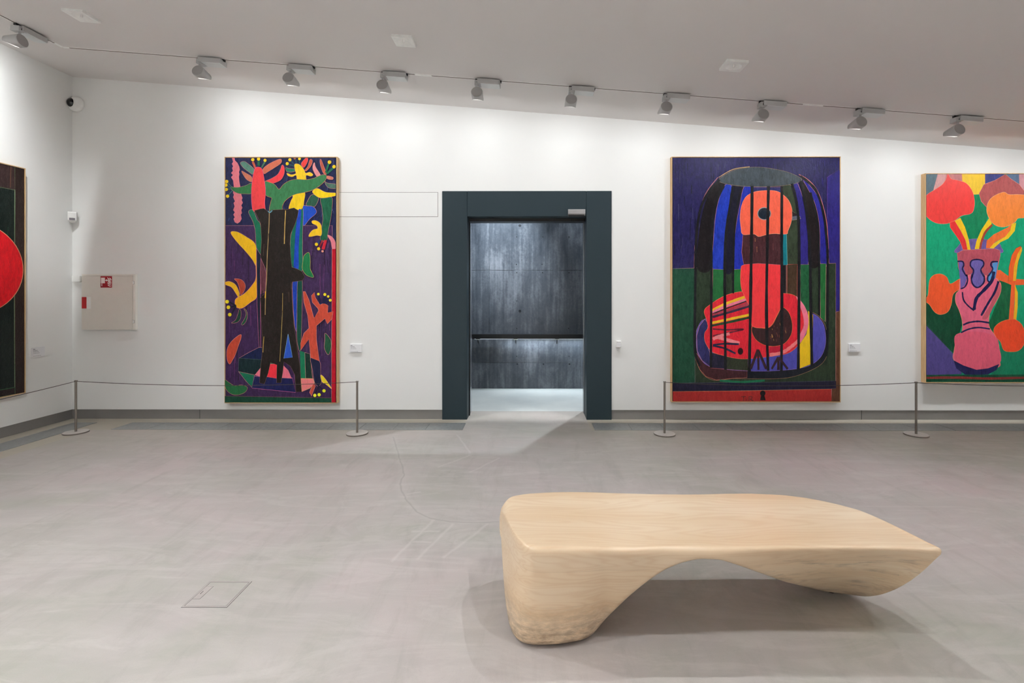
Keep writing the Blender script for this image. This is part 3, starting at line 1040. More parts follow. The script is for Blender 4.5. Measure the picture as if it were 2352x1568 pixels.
# ------------------------------------------------------------------ painting 1: tree trunk and flowers
root1, Yf = framed('tall narrow painting of a black tree trunk with bright flowers, left of the doorway', 515.5, 360, 774.2, 926, 0.068)
c = Canvas(517.6, 362.4, 771.6, 923.4, lambda x, y: on_y(x, y, Yf + 0.006), (0, -1, 0), (24, 28, 66))
A = blk(500, 340, 5.2267)
s_ = 5.2267
PK = (196, 130, 128); YL = (248, 208, 36); OL = (208, 150, 130)
def P(pts, rgb, sm=True, ol=PK, w=0.65): c.poly(A(pts), rgb, sm, ol, w)
def S(pts, w, rgb, sm=True): c.stroke(A(pts), w / s_, rgb, sm)
def D(x, y, r, rgb=YL): q = A([(x, y)])[0]; c.dot(q[0], q[1], r / s_, rgb)
P([(60, 930), (1375, 930), (1375, 3100), (60, 3100)], (58, 34, 76), False)
for i in range(150):
    x = random.uniform(100, 1360); y = random.uniform(950, 2700)
    S([(x, y), (x + random.uniform(-6, 6), y + random.uniform(60, 300))], random.uniform(3, 11), random.choice([(76, 42, 88), (36, 22, 50), (98, 50, 100), (28, 18, 38), (52, 30, 66)]))
for i in range(120):
    x = random.uniform(95, 1410); y = random.uniform(120, 860)
    S([(x, y), (x + random.uniform(-14, 14), y + random.uniform(20, 70))], random.uniform(3, 9), random.choice([(36, 50, 104), (14, 18, 44), (52, 72, 122), (22, 28, 66)]))
P([(175, 112), (205, 118), (210, 150), (240, 180), (262, 225), (268, 260), (258, 290), (265, 310), (258, 345), (262, 400), (275, 470), (285, 560), (300, 600), (290, 625), (305, 655), (285, 690), (300, 715), (285, 745), (295, 780), (280, 800), (290, 850), (270, 885), (240, 905), (210, 890), (195, 850), (210, 830), (192, 800), (210, 770), (190, 745), (208, 700), (195, 660), (212, 640), (190, 590), (200, 560), (190, 540), (200, 470), (190, 390), (165, 350), (188, 325), (165, 300), (188, 275), (178, 240), (190, 220), (175, 190), (190, 165)], (228, 124, 134), False, (222, 120, 150))
P([(165, 465), (200, 470), (260, 470), (340, 450), (415, 425), (412, 540), (330, 550), (250, 545), (190, 515), (165, 490)], (48, 118, 66))
for a_, b_ in (((110, 405), (170, 465)), ((105, 445), (165, 480)), ((105, 498), (165, 490)), ((120, 578), (180, 510))):
    S([a_, b_], 12, (50, 96, 104))
for q in ((112, 402), (103, 445), (107, 497), (122, 578)):
    D(q[0], q[1], 20)
P([(275, 180), (320, 160), (370, 190), (440, 255), (425, 315), (380, 290), (310, 235)], (86, 134, 116))
P([(290, 275), (340, 300), (410, 345), (415, 405), (360, 385), (315, 330)], (206, 120, 92))
S([(425, 165), (455, 240)], 26, (200, 92, 72)); S([(495, 150), (496, 215)], 28, (32, 104, 70)); S([(572, 165), (530, 235)], 20, (70, 116, 90))
D(425, 140, 20); D(495, 132, 20); D(572, 148, 19)
P([(545, 255), (620, 190), (740, 135), (770, 145), (760, 185), (680, 240), (600, 290), (560, 310)], (212, 112, 84))
P([(575, 400), (640, 370), (720, 320), (755, 260), (775, 205), (800, 225), (805, 290), (785, 350), (750, 390), (680, 420), (640, 415)], (244, 66, 74))
P([(820, 235), (860, 245), (925, 250), (930, 280), (870, 290), (830, 280)], (30, 120, 88))
for a_, b_ in (((880, 150), (920, 195)), ((850, 195), (925, 218)), ((985, 145), (985, 190)), ((935, 140), (952, 190))):
    S([a_, b_], 14, (34, 84, 92))
D(870, 142, 19); D(838, 188, 19); D(985, 130, 17); D(928, 125, 14, (190, 110, 84))
P([(1005, 190), (1050, 130), (1075, 118), (1088, 140), (1070, 190), (1035, 235)], (238, 66, 64))
P([(1050, 265), (1085, 220), (1110, 140), (1140, 150), (1130, 200), (1100, 245), (1065, 275)], (196, 88, 66))
P([(1165, 175), (1180, 230), (1240, 330), (1200, 350), (1150, 270), (1145, 210)], (234, 150, 152))
P([(1230, 145), (1245, 140), (1270, 200), (1310, 310), (1270, 300), (1235, 200)], (196, 96, 74))
S([(1335, 190), (1300, 295)], 25, (26, 112, 76)); S([(1390, 240), (1310, 310)], 25, (26, 112, 76))
D(1345, 170, 22); D(1400, 225, 21)
P([(1315, 335), (1385, 350), (1380, 380), (1320, 370)], (214, 124, 104))
P([(1290, 400), (1320, 420), (1420, 435), (1420, 485), (1340, 480), (1300, 440)], (76, 112, 96))
P([(925, 200), (960, 190), (1000, 210), (1040, 260), (1060, 300), (1110, 290), (1148, 320), (1120, 340), (1065, 330), (1060, 400), (965, 400), (945, 330), (900, 345), (850, 335), (832, 305), (850, 305), (890, 320), (940, 305), (930, 260)], YL)
P([(905, 535), (1045, 530), (1040, 640), (1020, 760), (960, 740), (860, 735), (880, 640), (905, 590)], (246, 204, 30))
P([(1135, 560), (1215, 590), (1170, 700), (1070, 690), (1085, 630)], (36, 86, 66))
P([(1240, 600), (1370, 590), (1375, 720), (1360, 850), (1330, 1000), (1310, 1110), (1235, 1100), (1250, 960), (1265, 850), (1255, 720)], (20, 94, 64))
P([(1140, 520), (1200, 485), (1300, 530), (1420, 540), (1425, 570), (1340, 590), (1240, 600), (1170, 565)], (248, 208, 28))
P([(570, 410), (620, 410), (690, 440), (740, 495), (790, 440), (860, 395), (950, 375), (1060, 380), (1150, 365), (1230, 330), (1290, 320), (1312, 345), (1290, 395), (1220, 460), (1130, 510), (1040, 535), (940, 555), (870, 590), (810, 640), (780, 700), (770, 760), (630, 760), (640, 650), (650, 600), (580, 560)], (54, 120, 74), True, (212, 128, 92))
P([(455, 240), (490, 228), (530, 245), (550, 300), (565, 390), (577, 480), (578, 560), (570, 650), (572, 760), (500, 760), (430, 755), (412, 660), (408, 560), (412, 460), (425, 350), (440, 280)], (248, 70, 74), True, (210, 120, 170))
P([(1025, 710), (1080, 695), (1150, 705), (1187, 750), (1180, 790), (1110, 850), (1030, 930)], (20, 74, 186))
P([(1000, 745), (1030, 745), (1025, 1000), (1022, 1220), (1018, 1470), (905, 1440), (878, 1300), (876, 1100), (900, 980), (940, 870)], (14, 108, 84))
P([(965, 755), (1006, 750), (992, 950), (976, 1200), (972, 1460), (918, 1440), (924, 1250), (934, 1050), (950, 900)], (16, 64, 178), True, None)
P([(1135, 875), (1180, 870), (1235, 905), (1253, 980), (1245, 1050), (1190, 1050), (1100, 1065), (1110, 1020), (1150, 980), (1200, 965), (1190, 930), (1140, 905)], (244, 198, 30))
S([(1235, 1100), (1200, 1150)], 20, (30, 50, 110)); S([(1265, 1105), (1225, 1190)], 22, (140, 34, 46)); S([(1300, 1105), (1268, 1215)], 34, (200, 30, 52))
D(1188, 1155, 20); D(1215, 1208, 19); D(1262, 1238, 14, (230, 150, 130))
P([(1040, 1290), (1100, 1255), (1115, 1360), (1115, 1450), (1155, 1548), (1070, 1525), (1020, 1450), (1025, 1370)], (20, 122, 70), True, (214, 180, 90))
P([(1320, 1045), (1380, 1070), (1420, 1140), (1422, 1215), (1380, 1215), (1360, 1120)], (226, 126, 140))
P([(1375, 1210), (1440, 1210), (1440, 3100), (1370, 3100)], (176, 8, 34), False)
P([(160, 1015), (230, 1003), (340, 1060), (455, 1150), (468, 1300), (468, 1420), (420, 1340), (330, 1230), (230, 1120)], (242, 190, 26))
P([(462, 1400), (478, 1400), (476, 1640), (472, 1790), (400, 1850), (300, 1920), (230, 1910), (210, 1850), (230, 1800), (330, 1740), (420, 1640), (462, 1560)], (238, 166, 24), True, (206, 116, 150))
P([(375, 760), (410, 738), (440, 765), (480, 860), (515, 910), (530, 1050), (530, 1200), (520, 1280), (470, 1200), (455, 1000), (430, 890), (390, 810)], (16, 110, 78))
P([(470, 1200), (524, 1290), (518, 1560), (515, 2400), (500, 2400), (478, 1900), (472, 1500)], (16, 26, 46), False, (190, 104, 140))
P([(95, 1610), (150, 1600), (220, 1640), (265, 1740), (255, 1790), (220, 1740), (170, 1670), (100, 1640)], (240, 176, 28))
P([(205, 1568), (290, 1580), (335, 1640), (325, 1710), (280, 1760), (265, 1680), (240, 1610)], (166, 62, 44))
for a_ in ((118, 1843), (133, 1910), (150, 1998)):
    S([(a_[0] + 20, a_[1]), (225, 1890)], 16, (22, 24, 40)); D(a_[0], a_[1], 22)
P([(170, 2098), (220, 2060), (250, 1980), (265, 1930), (285, 1960), (280, 2040), (240, 2090)], (20, 62, 46))
P([(290, 2110), (330, 2040), (345, 1980), (318, 1925), (350, 1950), (362, 2010), (345, 2080), (310, 2120)], (22, 82, 52))
P([(280, 2235), (285, 2280), (250, 2380), (220, 2470), (190, 2530), (150, 2592), (120, 2540), (115, 2440), (140, 2360), (200, 2290)], (176, 64, 44))
P([(90, 2780), (140, 2810), (210, 2850), (290, 2840), (360, 2870), (330, 2930), (240, 2960), (160, 2945), (100, 2880)], (26, 84, 48), True, (170, 120, 96))
P([(260, 2520), (380, 2450), (500, 2390), (620, 2390), (620, 2560), (400, 2545)], (14, 24, 62), False)
P([(260, 2520), (560, 2540), (525, 2640), (450, 2720), (255, 2680)], (8, 32, 36), False, (60, 90, 80))
P([(255, 2680), (445, 2720), (440, 2880), (415, 2870), (340, 2790)], (16, 100, 72), False)
P([(445, 2735), (520, 2740), (900, 2755), (940, 2930), (415, 2878)], (18, 22, 66), False, (196, 96, 150))
P([(525, 2630), (520, 2740), (450, 2722)], (206, 104, 122), False); P([(640, 2540), (718, 2540), (720, 2592), (632, 2588)], (14, 96, 70), False)
P([(630, 2590), (722, 2590), (716, 2762), (588, 2742)], (214, 44, 58), False, (228, 130, 130)); P([(785, 2600), (850, 2665), (892, 2762), (773, 2755)], (208, 100, 118), False)
P([(905, 1605), (965, 1588), (958, 1900), (952, 2190), (925, 2100), (905, 1800)], (14, 56, 160)); P([(965, 1588), (1018, 1578), (1016, 1900), (1010, 2200), (995, 2440), (955, 2300), (955, 2000)], (6, 66, 52))
P([(990, 2430), (1050, 2450), (1060, 2762), (1002, 2755)], (14, 108, 74), False, None); P([(1050, 2450), (1112, 2470), (1142, 2762), (1060, 2762)], (12, 40, 32), False)
P([(1002, 2762), (1150, 2765), (1165, 2820), (1110, 2880), (1015, 2922)], (204, 106, 108), False, (236, 170, 90))
P([(1150, 2820), (1178, 2850), (1130, 2975), (1106, 2930)], (170, 66, 52), False)
P([(1120, 2515), (1228, 2560), (1240, 2700), (1250, 2800), (1212, 2855), (1165, 2805), (1140, 2650)], (16, 20, 52))
for q in ((1170, 2965), (1222, 2958), (1280, 2910)):
    S([(1215, 2850), q], 14, (20, 16, 40)); D(q[0], q[1], 20)
P([(1240, 2720), (1290, 2760), (1372, 2885), (1300, 2830), (1255, 2800)], (242, 178, 34))
P([(1030, 1720), (1055, 1720), (1100, 1820), (1160, 2040), (1215, 1950), (1208, 1925), (1140, 1850), (1130, 1770), (1165, 1730), (1175, 1790), (1230, 1880), (1280, 1860), (1330, 1890), (1325, 1975), (1390, 1960), (1375, 2050), (1320, 2110), (1290, 2045), (1190, 2130), (1190, 2300), (1225, 2555), (1120, 2512), (1100, 2290), (1000, 2425), (1000, 2340), (1040, 2220), (1100, 2160), (1085, 2010), (1040, 1850)], (180, 66, 46), False)
for q, r_ in (((1212, 1752), 16), ((1290, 1757), 18), ((1330, 1780), 15), ((1355, 1825), 17)):
    S([q, (1255 + (q[0] - 1255) * 0.4, 1865)], 24, (22, 24, 66)); D(q[0], q[1], r_)
P([(1295, 2220), (1360, 2300), (1365, 2400), (1330, 2480), (1285, 2400), (1290, 2300)], (26, 74, 48))
# trunk
TRK = (28, 20, 17)
P([(445, 750), (520, 730), (560, 725), (610, 765), (650, 745), (760, 738), (850, 735), (920, 718), (975, 750), (960, 830), (930, 920), (880, 1030), (872, 1150), (885, 1350), (895, 1430), (960, 1450), (1015, 1480), (1050, 1545), (1020, 1590), (900, 1605), (895, 1750), (905, 1950), (920, 2120), (945, 2300), (965, 2440), (990, 2600), (1012, 2920), (945, 2925), (930, 2720), (880, 2620), (800, 2560), (785, 2700), (765, 2815), (712, 2815), (716, 2600), (640, 2570), (610, 2700), (565, 2830), (508, 2815), (520, 2640), (540, 2450), (535, 2200), (525, 2000), (518, 1800), (575, 1740), (580, 1568), (590, 1450), (548, 1400), (520, 1300), (532, 1100), (520, 900)], TRK, False, (120, 90, 80), 0.6)
P([(525, 1330), (565, 1420), (585, 1500), (580, 1720), (525, 1750), (515, 1500)], (86, 44, 56), False, (190, 110, 130))
P([(850, 2230), (902, 2510), (798, 2522)], (34, 74, 168), False, (120, 160, 180))
S([(820, 750), (812, 900), (805, 1150)], 10, (196, 160, 84)); S([(625, 760), (620, 950), (600, 1300), (592, 1568), (580, 1750), (575, 2000)], 9, (176, 146, 96)); S([(610, 755), (628, 775), (660, 750)], 12, (90, 150, 170))
S([(785, 1740), (780, 2000), (765, 2300), (750, 2560)], 7, (150, 126, 70)); S([(560, 2260), (548, 2450)], 8, (170, 140, 70))
S([(580, 1720), (576, 1800)], 12, (220, 170, 50))
for i in range(14):
    x = random.uniform(540, 900); y = random.uniform(800, 2300)
    S([(x, y), (x + random.uniform(-12, 12), y + random.uniform(60, 200))], random.uniform(8, 16), random.choice([(30, 22, 20), (60, 46, 38), (34, 26, 24)]))
P([(60, 2972), (1370, 2995), (1370, 3100), (60, 3100)], (14, 56, 40), False, (120, 70, 80))
c.finish(root1)

# ------------------------------------------------------------------ painting 2: caged bird
root2, Yf2 = framed('large painting of a red bird in a black cage, right of the doorway', 1542.6, 359.5, 1931, 923.8, 0.062)
c = Canvas(1545.2, 362.2, 1928.2, 921.0, lambda x, y: on_y(x, y, Yf2 + 0.006), (0, -1, 0), (30, 27, 76))
A = blk(1530, 350, 5.2267)
BK = (20, 19, 24)
for i in range(170):
    x = random.uniform(80, 2080); y = random.uniform(70, 1250)
    S([(x, y), (x + random.uniform(-8, 8), y + random.uniform(60, 260))], random.uniform(3, 9), random.choice([(48, 42, 108), (26, 23, 64), (44, 36, 120), (70, 66, 124)] if x > 1300 else [(44, 42, 86), (20, 19, 48), (62, 62, 96), (26, 24, 62)]))
P([(1930, 300), (2100, 200), (2100, 1930), (2030, 1930), (2020, 1330), (1940, 1330)], (38, 30, 116), False, (120, 70, 150), 0.6)
P([(70, 1395), (2035, 1330), (2035, 2780), (70, 2780)], (36, 50, 34), False)
P([(70, 1395), (340, 1388), (345, 2760), (70, 2770)], (20, 62, 44), False, (110, 110, 110))
P([(640, 350), (700, 400), (620, 600), (560, 900), (540, 1390), (370, 1390), (390, 1000), (440, 700), (520, 480)], (20, 14, 18), True, None)
P([(700, 400), (785, 405), (770, 600), (730, 900), (705, 1250), (692, 1402), (560, 1400), (570, 1000), (610, 650)], (24, 54, 172))
P([(790, 420), (900, 420), (870, 600), (820, 900), (800, 1400), (700, 1405), (740, 900)], (18, 17, 36), True, None)
P([(930, 420), (1020, 420), (1010, 1400), (810, 1402), (830, 950), (880, 650)], (26, 44, 164))
P([(1040, 415), (1380, 415), (1380, 620), (1040, 620)], (40, 40, 96), False)
P([(1390, 420), (1520, 420), (1590, 700), (1605, 1000), (1602, 1340), (1450, 1342), (1440, 900)], (52, 64, 46))
P([(1520, 400), (1580, 380), (1680, 700), (1700, 1000), (1702, 1350), (1610, 1350), (1600, 900), (1570, 600)], (42, 34, 122))
P([(1600, 370), (1640, 350), (1760, 550), (1830, 850), (1840, 1330), (1710, 1340), (1700, 900), (1660, 600)], (26, 18, 20), True, None)
P([(1650, 345), (1700, 370), (1830, 550), (1900, 800), (1930, 1330), (1850, 1332), (1840, 900), (1780, 600)], (36, 34, 140))
P([(1610, 1345), (1722, 1345), (1735, 1990), (1610, 1800)], (26, 86, 50), False); P([(1845, 1335), (1918, 1335), (1910, 2030), (1850, 1980)], (26, 96, 44), False)
P([(560, 1400), (690, 1405), (690, 1730), (555, 1790)], (28, 96, 48), False); P([(810, 1405), (902, 1400), (908, 1680), (810, 1690)], (26, 100, 46), False)
P([(1450, 1345), (1572, 1340), (1570, 1740), (1450, 1700)], (64, 46, 30), False, (206, 90, 84)); P([(1370, 1350), (1440, 1350), (1440, 1700), (1370, 1690)], (22, 17, 22), False)
P([(625, 335), (800, 220), (1000, 180), (1200, 185), (1450, 235), (1600, 300), (1620, 340), (1500, 385), (1250, 410), (1000, 410), (780, 390)], (66, 76, 84), True, (150, 130, 100))
P([(2035, 1915), (2100, 1900), (2100, 3000), (1980, 3000), (1985, 2830), (2035, 2750)], (84, 52, 36), False)
# base of the cage
P([(345, 2250), (370, 2120), (460, 2000), (700, 1960), (1200, 1960), (1600, 1930), (1770, 1925), (1890, 2040), (1935, 2200), (1935, 2400), (1860, 2540), (1650, 2650), (1400, 2710), (970, 2715), (800, 2712), (600, 2735), (480, 2695), (400, 2600), (350, 2450)], (20, 22, 30), True, (150, 110, 80))
P([(350, 2390), (430, 2500), (530, 2580), (970, 2620), (970, 2700), (800, 2710), (600, 2730), (480, 2690), (400, 2600), (352, 2480)], (58, 28, 32), False, (190, 110, 90))
P([(360, 2200), (380, 2100), (460, 2000), (700, 1980), (1200, 1990), (1600, 1950), (1770, 1940), (1880, 2050), (1912, 2200), (1905, 2330), (1855, 2450), (1750, 2540), (1600, 2590), (1300, 2620), (1000, 2622), (700, 2600), (530, 2570), (430, 2500), (370, 2380)], (68, 66, 150), True, (130, 100, 170))
P([(365, 2200), (400, 2080), (462, 2000), (505, 2050), (475, 2250), (522, 2400), (524, 2565), (430, 2498), (372, 2380)], (38, 38, 86), False)
P([(528, 2400), (980, 2470), (980, 2618), (528, 2585)], (28, 26, 46), False, (170, 90, 90)); P([(728, 2450), (980, 2470), (980, 2618), (728, 2600)], (40, 46, 32), False, None)
P([(1700, 1895), (1762, 1950), (1752, 2535), (1600, 2592), (1600, 2300), (1680, 2180), (1705, 2050)], (240, 174, 26), False, (60, 30, 30))
P([(455, 1900), (520, 1830), (700, 1720), (900, 1670), (1000, 1700), (1400, 1690), (1560, 1730), (1650, 1870), (1695, 2000), (1680, 2150), (1600, 2290), (1480, 2400), (1300, 2440), (1000, 2475), (850, 2472), (700, 2440), (550, 2390), (470, 2280), (460, 2170), (500, 2100), (480, 2000)], (214, 34, 50), True, (236, 130, 80))
P([(1560, 1725), (1650, 1830), (1700, 1950), (1702, 2080), (1660, 2200), (1600, 2290), (1600, 2200), (1650, 2080), (1640, 1950), (1600, 1830)], (228, 116, 140))
P([(1240, 2330), (1370, 2320), (1380, 2390), (1240, 2405)], (170, 16, 44), False, None); S([(1240, 2430), (1390, 2400), (1500, 2330), (1590, 2250)], 40, (214, 112, 112))
S([(550, 1898), (700, 1822), (940, 1735)], 32, (244, 176, 40)); S([(555, 1922), (700, 1852), (955, 1765)], 30, (226, 120, 148)); S([(560, 1935), (700, 1880), (960, 1785)], 16, (44, 34, 44))
S([(560, 1958), (740, 1905), (985, 1812)], 40, (168, 56, 72)); S([(555, 1975), (750, 1920), (1000, 1845)], 26, (50, 38, 60))
S([(550, 2045), (700, 2012), (1000, 1948)], 28, (240, 184, 40)); S([(550, 2078), (700, 2048), (1000, 1980)], 26, (28, 64, 38))
S([(560, 2118), (740, 2128), (930, 2120), (740, 2165), (560, 2200)], 18, (90, 28, 44)); S([(560, 2240), (650, 2200), (760, 2175)], 36, (228, 120, 124)); S([(590, 2215), (700, 2240), (880, 2290)], 38, (228, 120, 124))
S([(560, 2310), (700, 2295), (872, 2300)], 22, (22, 28, 56)); S([(560, 2318), (700, 2350), (832, 2412)], 22, (26, 30, 58)); q = A([(890, 2385)])[0]; c.dot(q[0], q[1], 6.3, (34, 14, 18), 8)
P([(1035, 2090), (1100, 2100), (1200, 2110), (1270, 2070), (1330, 1960), (1390, 1860), (1470, 1920), (1510, 2050), (1500, 2180), (1420, 2290), (1300, 2325), (1180, 2310), (1080, 2250), (1030, 2160)], (48, 26, 28), True, (220, 110, 60))
for i in range(18):
    a_ = random.uniform(0, 6.28); rr = random.uniform(20, 170); x = 1290 + rr * math.cos(a_); y = 2140 + rr * math.sin(a_) * 0.9
    S([(x, y), (x + 4, y + random.uniform(15, 45))], 5, random.choice([(150, 110, 60), (110, 60, 50)]))
P([(895, 1400), (930, 1350), (1100, 1330), (1350, 1330), (1380, 1400), (1385, 1700), (1370, 1860), (1330, 1950), (1260, 2070), (1180, 2105), (1030, 2080), (1020, 1900), (940, 1730), (895, 1600)], (232, 54, 60), True, (240, 140, 90))
P([(920, 980), (1060, 975), (1110, 1005), (1210, 980), (1300, 970), (1440, 965), (1450, 1340), (1380, 1350), (1240, 1340), (1100, 1332), (930, 1345), (905, 1200)], (68, 32, 38), False, (200, 120, 130))
for i in range(22):
    x = random.uniform(930, 1370); y = random.uniform(1010, 1230)
    S([(x, y), (x + 3, y + random.uniform(30, 90))], random.uniform(5, 10), random.choice([(150, 96, 66), (92, 48, 50), (50, 22, 30)]))
P([(1390, 985), (1442, 980), (1452, 1350), (1395, 1350)], (8, 116, 128), False, (120, 190, 190))
P([(900, 650), (950, 540), (1040, 480), (1150, 460), (1300, 460), (1390, 500), (1470, 580), (1510, 700), (1500, 830), (1460, 940), (1440, 980), (1300, 975), (1210, 985), (1110, 1010), (1050, 980), (920, 985), (895, 900), (885, 780)], (250, 100, 74), True, (246, 168, 140))
P([(1508, 705), (1600, 765), (1615, 795), (1510, 815)], (92, 96, 112), False, (206, 176, 150)); P([(1508, 705), (1590, 755), (1512, 770)], (44, 30, 34), False, None)
q = A([(1175, 735)])[0]; c.dot(q[0], q[1], 15.8, (150, 156, 160), 14.8); c.dot(q[0], q[1], 14.2, (36, 44, 54), 13.2); c.dot(q[0] - 1, q[1] + 2, 10, (22, 34, 48), 9.5)
# outline of the dome
S([(620, 300), (500, 450), (430, 600), (380, 800), (345, 1100), (335, 1390)], 9, (176, 112, 116)); S([(1590, 265), (1690, 320), (1800, 440), (1880, 640), (1930, 900), (1950, 1330)], 8, (190, 110, 110)); S([(630, 300), (800, 205), (1000, 172)], 8, (196, 160, 110))
for pts, w in ((((640, 330), (520, 460), (420, 650), (372, 900), (352, 1200), (350, 1500), (342, 2100), (346, 2400), (400, 2560)), 30),
               (((690, 400), (600, 600), (550, 900), (542, 1500), (535, 2585)), 30), (((800, 410), (740, 800), (708, 1100), (702, 1700), (710, 2605)), 32),
               (((910, 420), (850, 650), (818, 950), (803, 1390), (803, 1690)), 24), (((1030, 405), (1024, 900), (1012, 1700), (996, 2630)), 36),
               (((1226, 405), (1214, 1000), (1202, 1900), (1222, 2620)), 34), (((1386, 405), (1384, 1000), (1386, 1900), (1380, 2630)), 34),
               (((1508, 375), (1570, 650), (1592, 1000), (1592, 1700), (1584, 2600)), 32), (((1615, 340), (1692, 800), (1722, 1200), (1732, 1800), (1746, 2560)), 34),
               (((1730, 480), (1812, 850), (1834, 1300), (1834, 1950)), 24), (((1610, 285), (1790, 450), (1888, 750), (1928, 1100), (1936, 1400), (1932, 2300), (1900, 2450)), 28)):
    S(list(pts), w, BK)
for x0 in (1100, 1345):
    top = 2365 if x0 == 1100 else 2455
    for dx in ((-88, 100, 6) if x0 == 1100 else (-80, 112, 0)):
        S([(x0, top), (x0 + dx, 2608 if abs(dx) < 10 else 2596)], 28, (46, 26, 32), False)
P([(70, 2765), (1100, 2760), (2035, 2740), (2035, 2830), (70, 2875)], (22, 20, 40), False, (60, 60, 80))
S([(640, 2735), (900, 2752), (1180, 2735)], 26, (20, 90, 60))
P([(70, 2868), (1000, 2858), (1978, 2838), (1982, 2985), (70, 2988)], (140, 34, 32), False, (176, 110, 70))
q = A([(1157, 2888)])[0]; c.dot(q[0], q[1], 6.3, (14, 10, 12)); P([(1140, 2900), (1172, 2900), (1192, 2972), (1124, 2972)], (14, 10, 12), False, None)
# signature
SG = (66, 30, 26)
S([(898, 2930), (955, 2926)], 7, SG, False); S([(926, 2930), (924, 2982)], 8, SG, False); q = A([(964, 2968)])[0]; c.dot(q[0], q[1], 1.1, SG)
S([(992, 2982), (992, 2932)], 8, SG, False); S([(988, 2930), (1020, 2928), (1030, 2942), (1018, 2956), (994, 2958)], 7, SG); S([(1004, 2958), (1046, 2982)], 8, SG, False)
c.finish(root2)

# ------------------------------------------------------------------ painting 3: vase of round flowers
D3 = 0.064
root3, Yf3 = framed('painting of a pink vase with round red and orange flowers, at the right edge', 2125.6, 397.8, 2402, 879.4, D3)
c = Canvas(2127.8, 399.9, 2399.5, 877.4, lambda x, y: on_y(x, y, Yf3 + 0.006), (0, -1, 0), (16, 152, 108))
A = blk(2110, 390, 6.2727); s_ = 6.2727
B = blk(2110, 630, 6.0289)
def PB(pts, rgb, sm=True, ol=(214, 128, 104), w=0.8): c.poly(B(pts), rgb, sm, ol, w)
def SB(pts, w, rgb, sm=True): c.stroke(B(pts), w / 6.0289, rgb, sm)
OC = (232, 140, 96)
P([(90, 40), (280, 40), (290, 230), (180, 330), (90, 380)], (96, 118, 130), False, (210, 180, 190)); P([(280, 40), (480, 40), (480, 160), (300, 280), (200, 330)], (226, 170, 168), False)
P([(480, 40), (620, 40), (630, 190), (500, 150)], (196, 120, 124), False, None); P([(400, 40), (500, 40), (520, 150), (380, 170)], (214, 130, 128), False, None)
P([(622, 40), (955, 40), (955, 345), (800, 355), (640, 330)], (246, 202, 52), False, OC)
P([(958, 40), (1230, 40), (1230, 110), (960, 200)], (66, 70, 132), False); P([(1270, 40), (1450, 40), (1450, 220), (1290, 120)], (90, 112, 146), False); P([(1448, 40), (1850, 40), (1850, 420), (1500, 350), (1450, 230)], (214, 150, 158), False)
P([(790, 360), (1000, 355), (1020, 560), (960, 800), (870, 985), (730, 1000), (640, 820), (590, 690), (790, 600)], (10, 128, 84), False, None)
PB([(90, 300), (560, 180), (600, 700), (480, 1090), (90, 720)], (8, 66, 42), False, None); PB([(1040, 60), (1300, 140), (1270, 620), (1080, 900), (960, 700), (1120, 300)], (14, 92, 54), False, None)
PB([(1130, 980), (1450, 960), (1900, 940), (1900, 1400), (1000, 1390), (1120, 1200)], (12, 112, 80), False, None)
PB([(90, 690), (480, 1100), (600, 1380), (90, 1395)], (72, 62, 122), False, (40, 70, 60))
P([(1250, 60), (1330, 130), (1450, 210), (1520, 300), (1600, 420), (1560, 560), (1300, 640), (1080, 600), (980, 540), (900, 450), (870, 340), (940, 210), (1100, 150)], (174, 82, 82), False, (226, 150, 140))
P([(420, 60), (470, 130), (560, 150), (680, 190), (770, 300), (805, 450), (790, 580), (740, 635), (620, 660), (520, 730), (400, 775), (250, 765), (130, 690), (85, 600), (85, 420), (130, 350), (240, 280), (340, 210), (395, 130)], (238, 66, 62), True, (250, 150, 120))
P([(1225, 320), (1300, 355), (1450, 355), (1600, 380), (1700, 500), (1690, 620), (1520, 690), (1430, 700), (1380, 760), (1250, 820), (1130, 810), (1040, 740), (980, 600), (1000, 470), (1080, 380)], (250, 136, 58), True, (255, 190, 140))
# stems
P([(730, 1000), (960, 1000), (1150, 1060), (1185, 1110), (1170, 1200), (555, 1200), (570, 1100), (620, 1050)], (110, 92, 160), True, (150, 130, 170))
P([(448, 760), (520, 735), (600, 870), (670, 1000), (705, 1150), (640, 1150), (600, 1040), (540, 950), (455, 830)], (228, 50, 52), False, OC)
P([(520, 735), (600, 690), (670, 830), (720, 1000), (748, 1150), (705, 1150), (680, 1020), (610, 880)], (248, 196, 36), False, None)
P([(1010, 700), (1055, 770), (960, 900), (890, 1040), (868, 1140), (808, 1140), (830, 1030), (900, 870)], (248, 198, 36), False, None); S([(1060, 790), (960, 900), (905, 1040), (885, 1140)], 30, (172, 68, 50))
P([(1280, 830), (1340, 780), (1330, 860), (1250, 960), (1100, 1040), (1020, 1130), (970, 1130), (980, 1020), (1080, 930)], (250, 116, 54), False, None); P([(1340, 780), (1405, 760), (1385, 880), (1290, 990), (1180, 1040), (1080, 1130), (1020, 1130), (1080, 1060), (1250, 960), (1320, 870)], (250, 200, 40), False, None)
